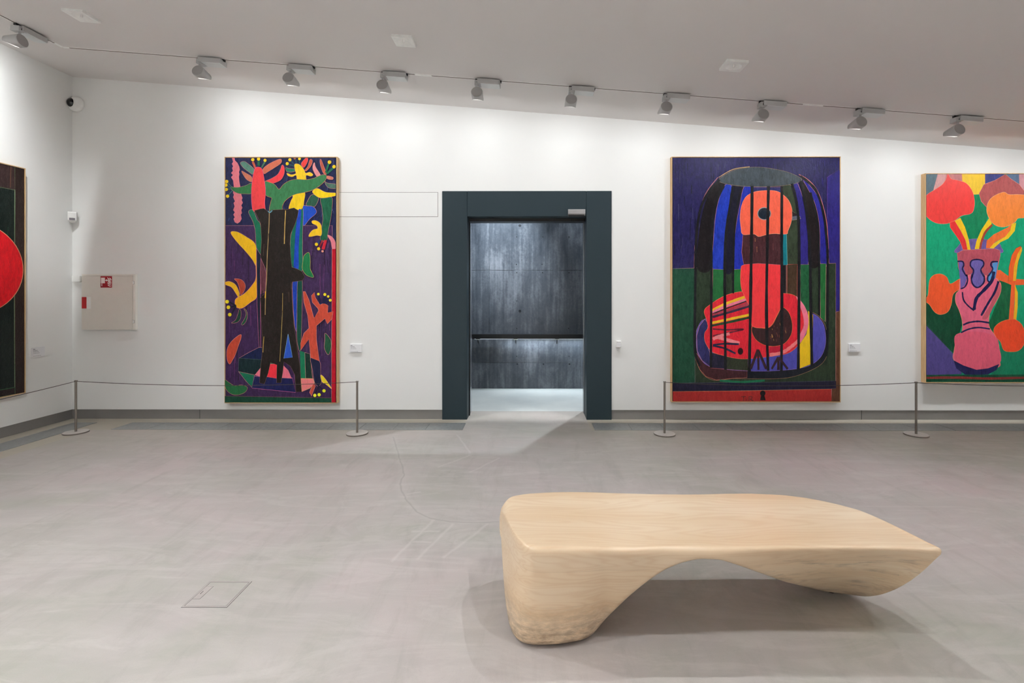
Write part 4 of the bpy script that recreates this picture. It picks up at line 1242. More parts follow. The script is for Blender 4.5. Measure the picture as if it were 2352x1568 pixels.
# side branches and lower flowers
PB([(1050, -60), (1050, 60), (1200, 110), (1290, 150), (1900, 130), (1900, 60), (1460, 70), (1290, 60), (1130, -60)], (244, 96, 48), False, None)
P([(1470, 1095), (1490, 1150), (1440, 1300), (1410, 1480), (1400, 1600), (1290, 1600), (1300, 1400), (1340, 1230), (1400, 1130)], (248, 100, 40), False, (60, 40, 50)); P([(1484, 1110), (1490, 1160), (1430, 1330), (1410, 1500), (1400, 1600), (1360, 1600), (1370, 1400), (1420, 1220)], (248, 180, 44), False, None)
PB([(1285, 90), (1330, 90), (1330, 300), (1310, 640), (1248, 620), (1268, 350)], (244, 92, 46), False, None); PB([(1330, 130), (1372, 250), (1370, 450), (1350, 640), (1310, 640), (1330, 400)], (240, 172, 34), False, None)
PB([(1280, 620), (1350, 630), (1430, 700), (1475, 830), (1460, 960), (1390, 1050), (1290, 1070), (1180, 1050), (1130, 930), (1060, 860), (1040, 760), (1090, 690), (1180, 640)], (222, 66, 34), True, (236, 120, 70))
PB([(160, 60), (220, 5), (310, -5), (390, 40), (440, 130), (580, 60), (590, 180), (480, 270), (450, 420), (400, 520), (300, 555), (220, 520), (150, 420), (92, 365), (130, 280), (140, 150)], (234, 84, 42), True, (240, 140, 90))
# vase
P([(555, 1200), (640, 1155), (900, 1145), (1100, 1135), (1170, 1160), (1175, 1230), (1140, 1400), (1110, 1568), (620, 1568), (570, 1400)], (184, 82, 96), False, (232, 150, 140))
PB([(580, 60), (760, 0), (1040, 40), (1110, 90), (1140, 150), (1130, 260), (1060, 400), (990, 520), (970, 660), (990, 750), (1060, 850), (1110, 980), (1125, 1200), (1110, 1280), (900, 1330), (700, 1320), (490, 1190), (490, 1050), (530, 880), (600, 780), (600, 640), (560, 500), (510, 380), (515, 270), (560, 210)], (218, 98, 124), True, (238, 160, 110))
PB([(700, 130), (930, 130), (980, 60), (740, 10)], (204, 88, 106), False, None)
PB([(1050, 70), (1135, 150), (1125, 270), (1040, 430), (980, 560), (930, 620), (880, 600), (980, 440), (1060, 250), (1090, 120)], (190, 84, 98), True, None)
PB([(520, 830), (800, 790), (1060, 860), (1112, 1000), (1120, 1230), (800, 1320), (520, 1190), (500, 1000)], (202, 84, 106), True, None)
NV = (26, 26, 72)
PB([(485, 1190), (620, 1260), (800, 1320), (960, 1300), (1115, 1240), (1080, 1320), (960, 1385), (800, 1390), (640, 1385), (520, 1300)], NV, False, None)
P([(575, 1320), (640, 1330), (650, 1420), (700, 1568), (590, 1568)], (106, 92, 164), False, None); PB([(575, -20), (640, -20), (665, 60), (640, 150), (580, 195)], (104, 90, 160), False, None)
P([(1060, 1340), (1145, 1325), (1100, 1568), (1010, 1568), (1060, 1450)], (84, 142, 200), False, None); PB([(970, -20), (1050, -20), (990, 120), (950, 80)], (80, 140, 196), False, None)
vv = [(830, 1290), (750, 1310), (740, 1370), (790, 1440), (765, 1560)]
P([(840, 1300), (930, 1320), (930, 1380), (890, 1440), (950, 1568), (760, 1568), (790, 1440), (745, 1380), (760, 1320)], (104, 92, 160), True, None)
PB([(740, -20), (890, -20), (905, 90), (830, 175), (750, 140), (730, 60)], (104, 90, 158), True, None)
c.stroke(A([(560, 1318), (630, 1320), (650, 1370), (630, 1430), (680, 1520)]) + B([(665, 10), (675, 90), (640, 170), (580, 200)]), 3.4, NV)
c.stroke(B([(745, 40), (760, -20)]) [::-1][:0] + A([(760, 1568), (790, 1450), (745, 1380), (760, 1310), (840, 1290), (920, 1310), (935, 1370), (895, 1440), (935, 1530)]) + B([(905, 20), (905, 100), (860, 160), (800, 180), (745, 130), (728, 50), (742, 0)]), 3.4, NV)
c.stroke(A([(1140, 1322), (1060, 1325), (1040, 1370), (1065, 1430), (1010, 1520)]) + B([(960, 20), (955, 80), (990, 120)]), 3.4, NV)
SB([(1040, -40), (1010, 90), (900, 220), (800, 330), (765, 490)], 44, NV); SB([(605, 245), (620, 350), (680, 430), (765, 500)], 20, NV); SB([(1105, 95), (1050, 250), (960, 400), (865, 570)], 30, NV)
SB([(615, 700), (700, 665), (830, 650), (978, 670)], 24, NV); SB([(585, 805), (700, 755), (830, 735), (985, 755)], 20, NV)
PB([(80, 1390), (1900, 1385), (1900, 1530), (80, 1530)], (10, 66, 44), False, None); SB([(80, 1432), (500, 1428), (1000, 1440), (1459, 1430), (1900, 1440)], 32, (116, 42, 40))
SB([(915, 1470), (955, 1468)], 5, (20, 20, 24), False); SB([(936, 1470), (934, 1500)], 6, (20, 20, 24), False); SB([(978, 1500), (980, 1468), (998, 1470), (996, 1484), (980, 1486), (1000, 1500)], 5, (20, 20, 24), False)
c.finish(root3)

# ------------------------------------------------------------------ painting 4 on the left wall (only its right edge is in view)
XP = XL + 0.045
e1 = on_x(59, 640, XP)
pt = on_x(0, 372.5, XP); pb = on_x(0, 914, XP)
ztop, zbot = pt.z, pb.z
yr = e1.y
yl = yr - 2.3
root4 = thing('painting', (XL + 0.02, (yr + yl) / 2, zbot), 'dark painting with a big red disc, cut by the left edge of the photo', 'painting', 'large framed paintings')
t_ = 0.0075
obj('frame_rail', MB().box(XL + 0.001, yl, zbot, XP, yr, zbot + t_), M['frame_wood'], root4)
obj('frame_rail', MB().box(XL + 0.001, yl, ztop - t_, XP, yr, ztop), M['frame_wood'], root4)
obj('frame_stile', MB().box(XL + 0.001, yl, zbot + t_, XP, yl + t_, ztop - t_), M['frame_wood'], root4)
obj('frame_stile', MB().box(XL + 0.001, yr - t_, zbot + t_, XP, yr, ztop - t_), M['frame_wood'], root4)
obj('frame_back', MB().box(XL + 0.002, yl + t_, zbot + t_, XP - 0.012, yr - t_, ztop - t_), M['black'], root4)
# canvas coordinates: (distance from right edge in cm, cm above bottom)
HH = (ztop - zbot) * 100
c = Canvas(0, 0, 230, HH, lambda u, v: Vector((XP - 0.005, yr - 0.008 - u / 100.0 * 0.993, zbot + 0.008 + (HH - v) / 100.0 * 0.993)), (1, 0, 0), (10, 24, 20), lit=False)
s_ = 1.0
def uv(px, py):
    q = on_x(px, py, XP)
    return ((yr - q.y) * 100, (ztop - q.z) * 100)
def U(pts): return [uv(*p) for p in pts]
g0 = uv(37, 600)[0]
c.poly([(0, 0), (g0, 0), (g0, HH), (0, HH)], (38, 24, 22), False, (90, 50, 30), 0.5)
c.poly([(g0, 0), (230, 0), (230, uv(10, 432)[1] - 3), (g0, uv(30, 434)[1])], (52, 34, 34), False, (90, 110, 80), 0.5)
c.stroke([(uv(28, 380)[0], 0), (uv(28, 380)[0] + 0.5, uv(28, 430)[1])], 1.0, (96, 62, 50))
c.stroke([(g0, HH * 0.1), (g0 + 0.4, HH * 0.6), (g0, HH)], 0.8, (110, 130, 100))
for i in range(20):
    x = random.uniform(g0, 225); y = random.uniform(HH * 0.15, HH * 0.8)
    c.stroke([(x, y), (x + random.uniform(-1, 1), y + random.uniform(10, 30))], random.uniform(1, 3), random.choice([(14, 34, 26), (8, 16, 14), (16, 44, 32)]))
c.poly([(g0, HH - 7), (230, HH - 7), (230, HH), (g0, HH)], (34, 22, 24), False, (60, 100, 70), 0.6)
# red disc, its visible arc read from the photo and closed as a full round
a1 = uv(0, 526); a2 = uv(56, 620); a3 = uv(0, 708)
hc_ = (a3[1] - a1[1]) / 2; sg_ = max(a1[0] - a2[0], 1.0)
rad = (hc_ * hc_ + sg_ * sg_) / (2 * sg_)
cu = a2[0] + rad; cv = (a1[1] + a3[1]) / 2
arc = [(cu + rad * math.cos(2 * math.pi * i / 64), cv + rad * math.sin(2 * math.pi * i / 64)) for i in range(64)]
c.poly(arc, (214, 12, 28), False, (214, 150, 110), 0.7)
c.finish(root4)

# ------------------------------------------------------------------ wall labels
def wall_label(px0, py0, px1, py1, label, side='back'):
    if side == 'back':
        a = on_y(px0, py0, YW - 0.012); b = on_y(px1, py1, YW - 0.012)
        root = thing('wall_label', ((a.x + b.x) / 2, YW, b.z), label, 'label', 'wall labels beside the paintings')
        obj('plate', MB().box(a.x, YW - 0.014, b.z, b.x, YW - 0.0005, a.z), M['label_white'], root, bevel=0.001)
        def line(u0, u1, v, h, m, k):
            w = b.x - a.x; hh = a.z - b.z
            words = MB(); x = u0
            while x < u1 - 0.01:
                e = min(x + random.uniform(0.05, 0.13), u1)
                words.box(a.x + w * x, YW - 0.0146, b.z + hh * v, a.x + w * e, YW - 0.0139, b.z + hh * (v + h))
                x = e + 0.025
            obj('text_line', words, m, root)
    else:
        X = XL + 0.012
        a = on_x(px0, py0, X); b = on_x(px1, py1, X)
        root = thing('wall_label', (XL, (a.y + b.y) / 2, b.z), label, 'label', 'wall labels beside the paintings')
        z0, z1 = b.z, on_x(px1, py1 - 22, X).z
        obj('plate', MB().box(XL + 0.0005, a.y, z0, XL + 0.014, b.y, z1), M['label_white'], root, bevel=0.001)
        def line(u0, u1, v, h, m, k):
            w = b.y - a.y; hh = z1 - z0
            words = MB(); x = u0
            while x < u1 - 0.01:
                e = min(x + random.uniform(0.05, 0.13), u1)
                words.box(XL + 0.0139, a.y + w * x, z0 + hh * v, XL + 0.0146, a.y + w * e, z0 + hh * (v + h))
                x = e + 0.025
            obj('text_line', words, m, root)
    for u0, u1, v, h, m in ((0.09, 0.25, 0.79, 0.07, M['ink']), (0.09, 0.42, 0.66, 0.05, M['ink']), (0.09, 0.50, 0.54, 0.05, M['ink_soft']), (0.09, 0.58, 0.40, 0.04, M['ink_soft']), (0.09, 0.72, 0.10, 0.04, M['ink_soft'])):
        line(u0, u1, v, h, m, 0)
wall_label(803.5, 790, 830.5, 809, 'small white wall label right of the tree trunk painting')
wall_label(1949.5, 789, 1976.2, 808, 'small white wall label between the bird painting and the vase painting')
wall_label(73.5, 798, 102.5, 817.5, 'small white wall label on the left wall beside the dark painting', 'left')

# ------------------------------------------------------------------ flush wall hatch
a = on_y(640, 441.5); b = on_y(1006, 498)
wh = thing('wall_hatch', ((a.x + b.x) / 2, YW, b.z), 'flush white wall hatch with thin seams beside the steel doorway', 'hatch')
obj('seam', MB().box(a.x, YW - 0.0006, b.z, b.x, YW + 0.002, a.z), M['seam'], wh)
obj('hatch_panel', MB().box(a.x + 0.004, YW - 0.0022, b.z + 0.004, b.x - 0.004, YW + 0.001, a.z - 0.004), M['wall'], wh)

# ------------------------------------------------------------------ wall socket
a = on_y(1415.5, 783, YW - 0.03); b = on_y(1427, 797.5, YW - 0.03)
so = thing('wall_switch', ((a.x + b.x) / 2, YW, b.z), 'small white wall switch box right of the doorway', 'switch')
obj('switch_body', MB().box(a.x, YW - 0.032, b.z, b.x, YW, a.z), M['white_plastic'], so, bevel=0.004)
obj('switch_plate', MB().box(a.x + 0.005, YW - 0.035, b.z + 0.004, b.x - 0.005, YW - 0.031, a.z - 0.020), M['label_white'], so, bevel=0.001)
for u in (0.25, 0.5, 0.75):
    x = a.x + (b.x - a.x) * u
    obj('indicator', MB().box(x - 0.0025, YW - 0.0335, a.z - 0.014, x + 0.0025, YW - 0.0315, a.z - 0.009), M['ink'], so)

# ------------------------------------------------------------------ fire hose cabinet
DC = 0.035
a = on_y(187.5, 629.5, YW - DC); b = on_y(310.5, 757, YW - DC)
fc = thing('fire_cabinet', ((a.x + b.x) / 2, YW, b.z), 'cream metal fire hose cabinet with a red hose sign, near the left corner', 'cabinet')
kx = (b.x - a.x) / 123.0
obj('cabinet_body', MB().box(a.x, YW - DC + 0.006, b.z, b.x, YW, a.z), M['cream_metal'], fc, bevel=0.002)
obj('frame_edge', MB().box(b.x - 5 * kx, YW - DC, b.z - 0.0015, b.x + 0.0015, YW - 0.003, a.z + 0.0015), M['cabinet_edge'], fc, bevel=0.001)
obj('frame_edge', MB().box(a.x - 0.001, YW - DC, a.z - 3.2 * kx, b.x - 5 * kx, YW - 0.003, a.z + 0.0015), M['cabinet_edge'], fc, bevel=0.001)
dz0, dz1, dx0, dx1 = b.z + 0.3 * kx, a.z - 4 * kx, a.x + 0.2 * kx, b.x - 5.8 * kx
hx0_, hx1_ = a.x - 0.0 * kx, a.x + 21.5 * kx
hz1, hz0 = on_y(190, 681.5, YW - DC).z, on_y(190, 709, YW - DC).z
dmb = MB()
dmb.box(dx0, YW - DC, hz1, dx1, YW - DC + 0.008, dz1)
dmb.box(dx0, YW - DC, dz0, dx1, YW - DC + 0.008, hz0)
dmb.box(hx1_, YW - DC, hz0, dx1, YW - DC + 0.008, hz1)
door = obj('door', dmb, M['cream_metal'], fc)
obj('handle_recess', MB().box(dx0, YW - DC + 0.0055, hz0, hx1_, YW - DC + 0.007, hz1), M['white_plastic'], door)
obj('red_latch', MB().box(dx0, YW - DC + 0.0, hz0 + 0.004, dx0 + 10 * kx, YW - DC + 0.006, hz1 - 0.002), M['red'], door)
for py in (649, 738.5):
    q = on_y(306.8, py, YW - DC)
    obj('hinge', MB().box(q.x - 0.007, YW - DC - 0.004, q.z - 0.016, q.x + 0.006, YW - DC, q.z + 0.016), M['white_plastic'], door, bevel=0.001)
    obj('hinge_gap', MB().box(q.x - 0.009, YW - DC - 0.0012, q.z - 0.018, q.x + 0.008, YW - DC + 0.0002, q.z + 0.018), M['ink'], door)
sa = on_y(231.3, 634.2, YW - DC); sb = on_y(257.2, 660.2, YW - DC)
sign = obj('hose_sign', MB().box(sa.x, YW - DC - 0.0025, sb.z, sb.x, YW - DC, sa.z), simple('sign_red', (158, 0, 22), 0.4), door)
ss = MB()
kk = (sb.x - sa.x) / 960.0        # sign drawn in zoom units 270..1230, 380..1350
def sg(pts):
    return [(sa.x + (x - 270) * kk, YW - DC - 0.0032, sa.z - (y - 380) * kk) for x, y in pts]
def spoly(pts):
    v = sg(pts); n = len(v)
    ss.add(v + [(q[0], q[1] + 0.0008, q[2]) for q in v], [tuple(range(n)), tuple(reversed(range(n, 2 * n)))] + [(i, (i + 1) % n, n + (i + 1) % n, n + i) for i in range(n)])
spoly([(310, 500), (650, 500), (650, 975), (420, 975), (410, 1220), (355, 1220), (350, 975), (310, 960)])
spoly([(650, 700), (720, 700), (790, 640), (870, 670), (870, 770), (780, 820), (740, 770), (650, 745)])
def flame(pts, w):
    pts = cr_open(pts, 5); L = []; R = []
    n = len(pts)
    for i in range(n):
        a_ = pts[max(i - 1, 0)]; b_ = pts[min(i + 1, n - 1)]
        dx, dy = b_[0] - a_[0], b_[1] - a_[1]; l = math.hypot(dx, dy)
        ww = w / 2 * math.sin(math.pi * (0.12 + 0.76 * i / (n - 1)))
        L.append((pts[i][0] - dy / l * ww, pts[i][1] + dx / l * ww)); R.append((pts[i][0] + dy / l * ww, pts[i][1] - dx / l * ww))
    spoly(L + R[::-1])
flame([(1050, 500), (1090, 590), (1150, 660), (1205, 690)], 100)
flame([(860, 490), (950, 600), (1010, 720), (1090, 790), (1180, 805)], 110)
flame([(900, 710), (960, 830), (1040, 900), (1130, 945), (1205, 935)], 110)
flame([(830, 950), (930, 965), (1020, 1050), (1180, 1080)], 85)
flame([(890, 1080), (960, 1160), (1060, 1210), (1200, 1205)], 85)
obj('hose_symbol', ss, simple('sign_white', (236, 226, 222), 0.5), sign) if False else obj('hose_symbol', ss, simple('sign_white', (236, 226, 222), 0.5), door)
# junction box next to it
a = on_y(164.5, 633, YW - 0.04); b = on_y(183, 647, YW - 0.04)
jb = thing('junction_box', ((max(a.x, XL) + b.x) / 2, YW, b.z), 'small white junction box in the left corner beside the fire cabinet', 'box')
obj('box_body', MB().box(max(a.x, XL + 0.002), YW - 0.04, b.z, b.x, YW, a.z), M['white_plastic'], jb, bevel=0.004)
# motion detector in the corner
q = on_y(166.5, 500, YW - 0.06)
md = thing('motion_detector', (XL + 0.045, YW - 0.045, q.z), 'small white motion detector high in the left corner', 'detector')
mb = MB()
hw = 0.038
prof = [(-0.055, 0.022), (-0.03, 0.040), (0.055, 0.042), (0.068, 0.030)]
vs = []
for z, y in prof:
    vs += [(-hw if z > -0.05 else -hw * 0.35, -y, z), (hw if z > -0.05 else hw * 0.35, -y, z), (hw if z > -0.05 else hw * 0.35, 0.012, z), (-hw if z > -0.05 else -hw * 0.35, 0.012, z)]
fs = [(0, 1, 2, 3), (12, 15, 14, 13)]
for k in range(3):
    for i in range(4):
        j = (i + 1) % 4
        fs.append((k * 4 + i, k * 4 + j, k * 4 + 4 + j, k * 4 + 4 + i))
R45 = Matrix.Rotation(math.radians(38), 3, 'Z')
w0 = Vector(md.location)
mb.add([R45 @ Vector(v) + w0 for v in vs], fs)
obj('detector_housing', mb, M['white_plastic'], md, bevel=0.004)
lens = MB(); lens.add([R45 @ Vector(v) + w0 for v in [(-0.024, -0.0435, -0.028), (0.024, -0.0435, -0.028), (0.024, -0.0445, -0.004), (-0.024, -0.0445, -0.004), (-0.024, -0.03, -0.028), (0.024, -0.03, -0.028), (0.024, -0.03, -0.004), (-0.024, -0.03, -0.004)]],
         [(0, 1, 2, 3), (4, 7, 6, 5), (0, 4, 5, 1), (1, 5, 6, 2), (2, 6, 7, 3), (3, 7, 4, 0)])
obj('detector_lens', lens, M['ink'], md)
# dome camera
q = on_y(177, 240, YW)
cx_, cz_ = q.x, q.z
dc = thing('dome_camera', (cx_, YW, cz_), 'white and black dome security camera high in the left corner', 'camera')
obj('camera_mount', MB().lathe([(0.086, 0.0), (0.087, 0.014), (0.080, 0.030), (0.064, 0.046), (0.044, 0.054), (0.0, 0.057)], 36, 'y', (cx_, YW, cz_)), M['white_plastic'], dc, smooth=True, angle=1.2)
tl = Matrix.Rotation(math.radians(-20), 3, 'Z')
cc = Vector((cx_ - 0.022, YW - 0.030, cz_ + 0.006))
obj('camera_collar', MB().lathe([(0.056, -0.015), (0.058, 0.012), (0.053, 0.017)], 32, 'y', tuple(cc), mat=tl), M['white_plastic'], dc, smooth=True, angle=1.0)
obj('camera_dome', MB().lathe([(0.049 * math.cos(t), 0.014 + 0.040 * math.sin(t)) for t in [0, .25, .5, .75, 1, 1.25, 1.45, 1.5707]], 32, 'y', tuple(cc), mat=tl), simple('smoked_dome', (10, 10, 12), 0.08, var=0.02), dc, smooth=True)

# ------------------------------------------------------------------ floor grilles along the walls
def grille(x0, x1, y0, y1, cuts, label, along='x'):
    cx0, cy0 = (x0 + x1) / 2, (y0 + y1) / 2
    root = thing('floor_grille', (cx0, cy0, 0), label, 'floor grille', 'metal floor grilles along the walls')
    obj('duct_tray', MB().box(x0, y0, 0.0002, x1, y1, 0.0008), M['grate_under'], root)
    fr = MB()
    t = 0.006
    fr.box(x0, y0, 0.0008, x1, y0 + t, 0.0032); fr.box(x0, y1 - t, 0.0008, x1, y1, 0.0032)
    fr.box(x0, y0 + t, 0.0008, x0 + t, y1 - t, 0.0032); fr.box(x1 - t, y0 + t, 0.0008, x1, y1 - t, 0.0032)
    obj('grille_frame', fr, M['grate'], root)
    ed = [x0 + t] + [q for q in cuts] + [x1 - t] if along == 'x' else [y0 + t] + list(cuts) + [y1 - t]
    for a_, b_ in zip(ed[:-1], ed[1:]):
        mb = MB()
        if along == 'x':
            n = 14
            for k in range(n):
                yy = y0 + t + 0.002 + (y1 - y0 - 2 * t - 0.004) * k / n
                mb.box(a_ + 0.002, yy, 0.0008, b_ - 0.002, yy + (y1 - y0 - 2 * t) / n * 0.72, 0.003)
            mb.box(b_ - 0.006, y0 + t, 0.0008, b_ - 0.002, y1 - t, 0.0034)
        else:
            n = 14
            for k in range(n):
                xx = x0 + t + 0.002 + (x1 - x0 - 2 * t - 0.004) * k / n
                mb.box(xx, a_ + 0.002, 0.0008, xx + (x1 - x0 - 2 * t) / n * 0.72, b_ - 0.002, 0.003)
            mb.box(x0 + t, b_ - 0.006, 0.0008, x1 - t, b_ - 0.002, 0.0034)
        pn = obj('grille_panel', mb, M['grate'], root)
    return root
GY0 = on_floor(1000, 987.4).y; GY1 = on_floor(1000, 971.4).y
def fx(px, py=987.4): return on_floor(px, py).x
grille(fx(255, 986.3), fx(656, 987), GY0, GY1, [fx(255 + (656 - 255) * k / 5, 987) for k in (1, 2, 3, 4)], 'grey metal floor grille under the tree trunk painting, left of the joint')
grille(fx(658, 987), fx(1062), GY0, GY1, [fx(x) for x in (749, 822, 901.5, 976)], 'grey metal floor grille between the tree painting and the doorway')
grille(fx(1366), fx(1779), GY0, GY1, [fx(x) for x in (1452, 1528, 1607, 1686)], 'grey metal floor grille right of the doorway, under the left of the bird painting')
grille(fx(1781), fx(2195, 989), GY0, GY1, [fx(x) for x in (1865.5, 1946, 2020, 2110)], 'grey metal floor grille under the right of the bird painting, up to the vase painting')
grille(fx(2197, 989), min(fx(2640, 989), XR - 0.1), GY0, GY1, [fx(x) for x in (2277, 2355, 2440, 2520)], 'grey metal floor grille under the vase painting at the right edge')
gx0 = on_floor(0, 1018.6).x; gx0b = on_floor(171, 970).x
gx1 = on_floor(0, 1037.4).x; gx1b = on_floor(224, 970.3).x
gX0 = (gx0 + gx0b) / 2; gX1 = (gx1 + gx1b) / 2
grille(gX0, gX1, 1.0, GY1, [2.0, 3.0, 4.0], 'grey metal floor grille along the left wall', along='y')

# ------------------------------------------------------------------ floor box
def fb(x, y): return on_floor(380 + x / 9.046, 1280 + y / 9.046)
o0, o1, o2, o3 = fb(905, 495), fb(1790, 495), fb(1285, 1048), fb(345, 1032)
X0 = (o0.x + o3.x) / 2; X1 = (o1.x + o2.x) / 2; Y0 = (o2.y + o3.y) / 2; Y1 = (o0.y + o1.y) / 2
bx = thing('floor_box', ((X0 + X1) / 2, (Y0 + Y1) / 2, 0), 'square floor socket box with a cement-filled lid, on the left of the floor', 'floor box')
obj('box_seam', MB().box(X0, Y0, 0.0001, X1, Y1, 0.0004), M['dark_gap'], bx)
w = 0.0016; fw = 0.009
fr = MB()
fr.box(X0 + w, Y0 + w, 0.0003, X1 - w, Y0 + fw, 0.0012); fr.box(X0 + w, Y1 - fw, 0.0003, X1 - w, Y1 - w, 0.0012)
fr.box(X0 + w, Y0 + fw, 0.0003, X0 + fw, Y1 - fw, 0.0012); fr.box(X1 - fw, Y0 + fw, 0.0003, X1 - w, Y1 - fw, 0.0012)
obj('box_frame', fr, M['hatch_box'], bx)
li = fw + 0.0018
fl = (X1 - X0) * 0.17
ya, yb_ = Y0 + (Y1 - Y0) * 0.30, Y0 + (Y1 - Y0) * 0.78
obj('box_lid', MB().box(X0 + li + fl, Y0 + li, 0.0003, X1 - li, Y1 - li, 0.0010), M['floor'], bx)
obj('cable_flap', MB().box(X0 + li, ya, 0.0003, X0 + li + fl - 0.0016, yb_, 0.0014), M['hatch_box'], bx)
obj('corner_fill', MB().box(X0 + li, Y0 + li, 0.0003, X0 + li + fl + 0.0005, ya - 0.0016, 0.0010), M['floor'], bx)
obj('corner_fill', MB().box(X0 + li, yb_ + 0.0016, 0.0003, X0 + li + fl + 0.0005, Y1 - li, 0.0010), M['floor'], bx)
obj('finger_slot', MB().box(X0 + li + fl * 0.28, (ya + yb_) / 2 - 0.012, 0.0012, X0 + li + fl * 0.36, (ya + yb_) / 2 + 0.012, 0.0016), M['dark_gap'], bx)

# ------------------------------------------------------------------ rope barrier
ZT = None
def stanchion(px, py, label):
    q = on_floor(px, py, 0.014)
    root = thing('barrier_post', (q.x, q.y, 0), label, 'barrier post', 'low barrier posts')
    obj('base_disc', MB().lathe([(0.104, 0.0005), (0.106, 0.003), (0.106, 0.012), (0.104, 0.0135)], 48, 'z', (q.x, q.y, 0)), M['post_base'], root, smooth=True, angle=0.5)
    obj('base_rim', MB().lathe([(0.1062, 0.001), (0.1066, 0.002), (0.1066, 0.0115), (0.1062, 0.0125)], 48, 'z', (q.x, q.y, 0), cap=False), M['post_steel'], root, smooth=True, angle=0.5)
    obj('post', MB().lathe([(0.0105, 0.0135), (0.0105, 0.522), (0.0095, 0.523)], 18, 'z', (q.x, q.y, 0)), M['post_steel'], root, smooth=True, angle=0.5)
    cap = MB()
    cap.box(q.x - 0.0105, q.y - 0.0095, 0.523, q.x - 0.0035, q.y + 0.0095, 0.537)
    cap.box(q.x + 0.0035, q.y - 0.0095, 0.523, q.x + 0.0105, q.y + 0.0095, 0.537)
    obj('cord_slot', cap, M['post_steel'], root)
    return Vector((q.x, q.y, 0.527))
s1 = stanchion(174.3, 990.5, 'low grey barrier post in the left corner, where the rope turns')
s2 = stanchion(820.3, 992.9, 'low grey barrier post between the tree painting and the doorway')
s3 = stanchion(1526.4, 994.2, 'low grey barrier post left of the caged bird painting')
s4 = stanchion(2104.2, 995.7, 'low grey barrier post at the left edge of the vase painting')
s5w = Vector((s4.x + 2.85, s4.y, s4.z))
s0w = Vector((s1.x + 0.02, s1.y - 2.6, s1.z))
def off_stanchion(v, label):
    root = thing('barrier_post', (v.x, v.y, 0), label, 'barrier post', 'low barrier posts')
    obj('base_disc', MB().lathe([(0.104, 0.0005), (0.106, 0.003), (0.106, 0.012), (0.104, 0.0135)], 48, 'z', (v.x, v.y, 0)), M['post_base'], root, smooth=True)
    obj('post', MB().lathe([(0.0105, 0.0135), (0.0105, 0.537)], 18, 'z', (v.x, v.y, 0)), M['post_steel'], root, smooth=True)
off_stanchion(s5w if s5w.x < XR - 0.2 else Vector((XR - 0.3, s4.y, s4.z)), 'low grey barrier post beyond the right edge of the photo')
off_stanchion(s0w, 'low grey barrier post along the left wall, beyond the left edge')
if s5w.x > XR - 0.2: s5w.x = XR - 0.3
def cord(a, b, sag, label):
    pts = []
    for i in range(33):
        t = i / 32
        p = a.lerp(b, t)
        pts.append((p.x, p.y, p.z - sag * 4 * t * (1 - t)))
    o = obj('barrier_rope', MB().tube(pts, 0.0030, 6), M['cord'], origin=tuple(a), smooth=True)
    tag(o, label, 'rope', 'barrier ropes')
cord(s1, s2, 0.040, 'thin dark rope sagging in front of the tree trunk painting')
cord(s3, s4, 0.034, 'thin dark rope sagging in front of the caged bird painting')
cord(s4, s5w, 0.034, 'thin dark rope in front of the vase painting, running off right')
cord(s1, s0w, 0.034, 'thin dark rope in front of the left wall, running off left')

# ------------------------------------------------------------------ the carved bench
def smooth_tab(xs, ys, X, sg=0.018):
    g = np.linspace(xs[0], xs[-1], 500)
    v = np.interp(g, xs, ys)
    k = max(1, int(sg / (g[1] - g[0])))
    ker = np.exp(-0.5 * (np.arange(-3 * k, 3 * k + 1) / k) ** 2); ker /= ker.sum()
    vp = np.concatenate([2 * v[0] - v[1:3 * k + 1][::-1], v, 2 * v[-1] - v[-3 * k - 1:-1][::-1]])
    v2 = np.convolve(vp, ker, mode='valid')
    return np.interp(X, g, v2)
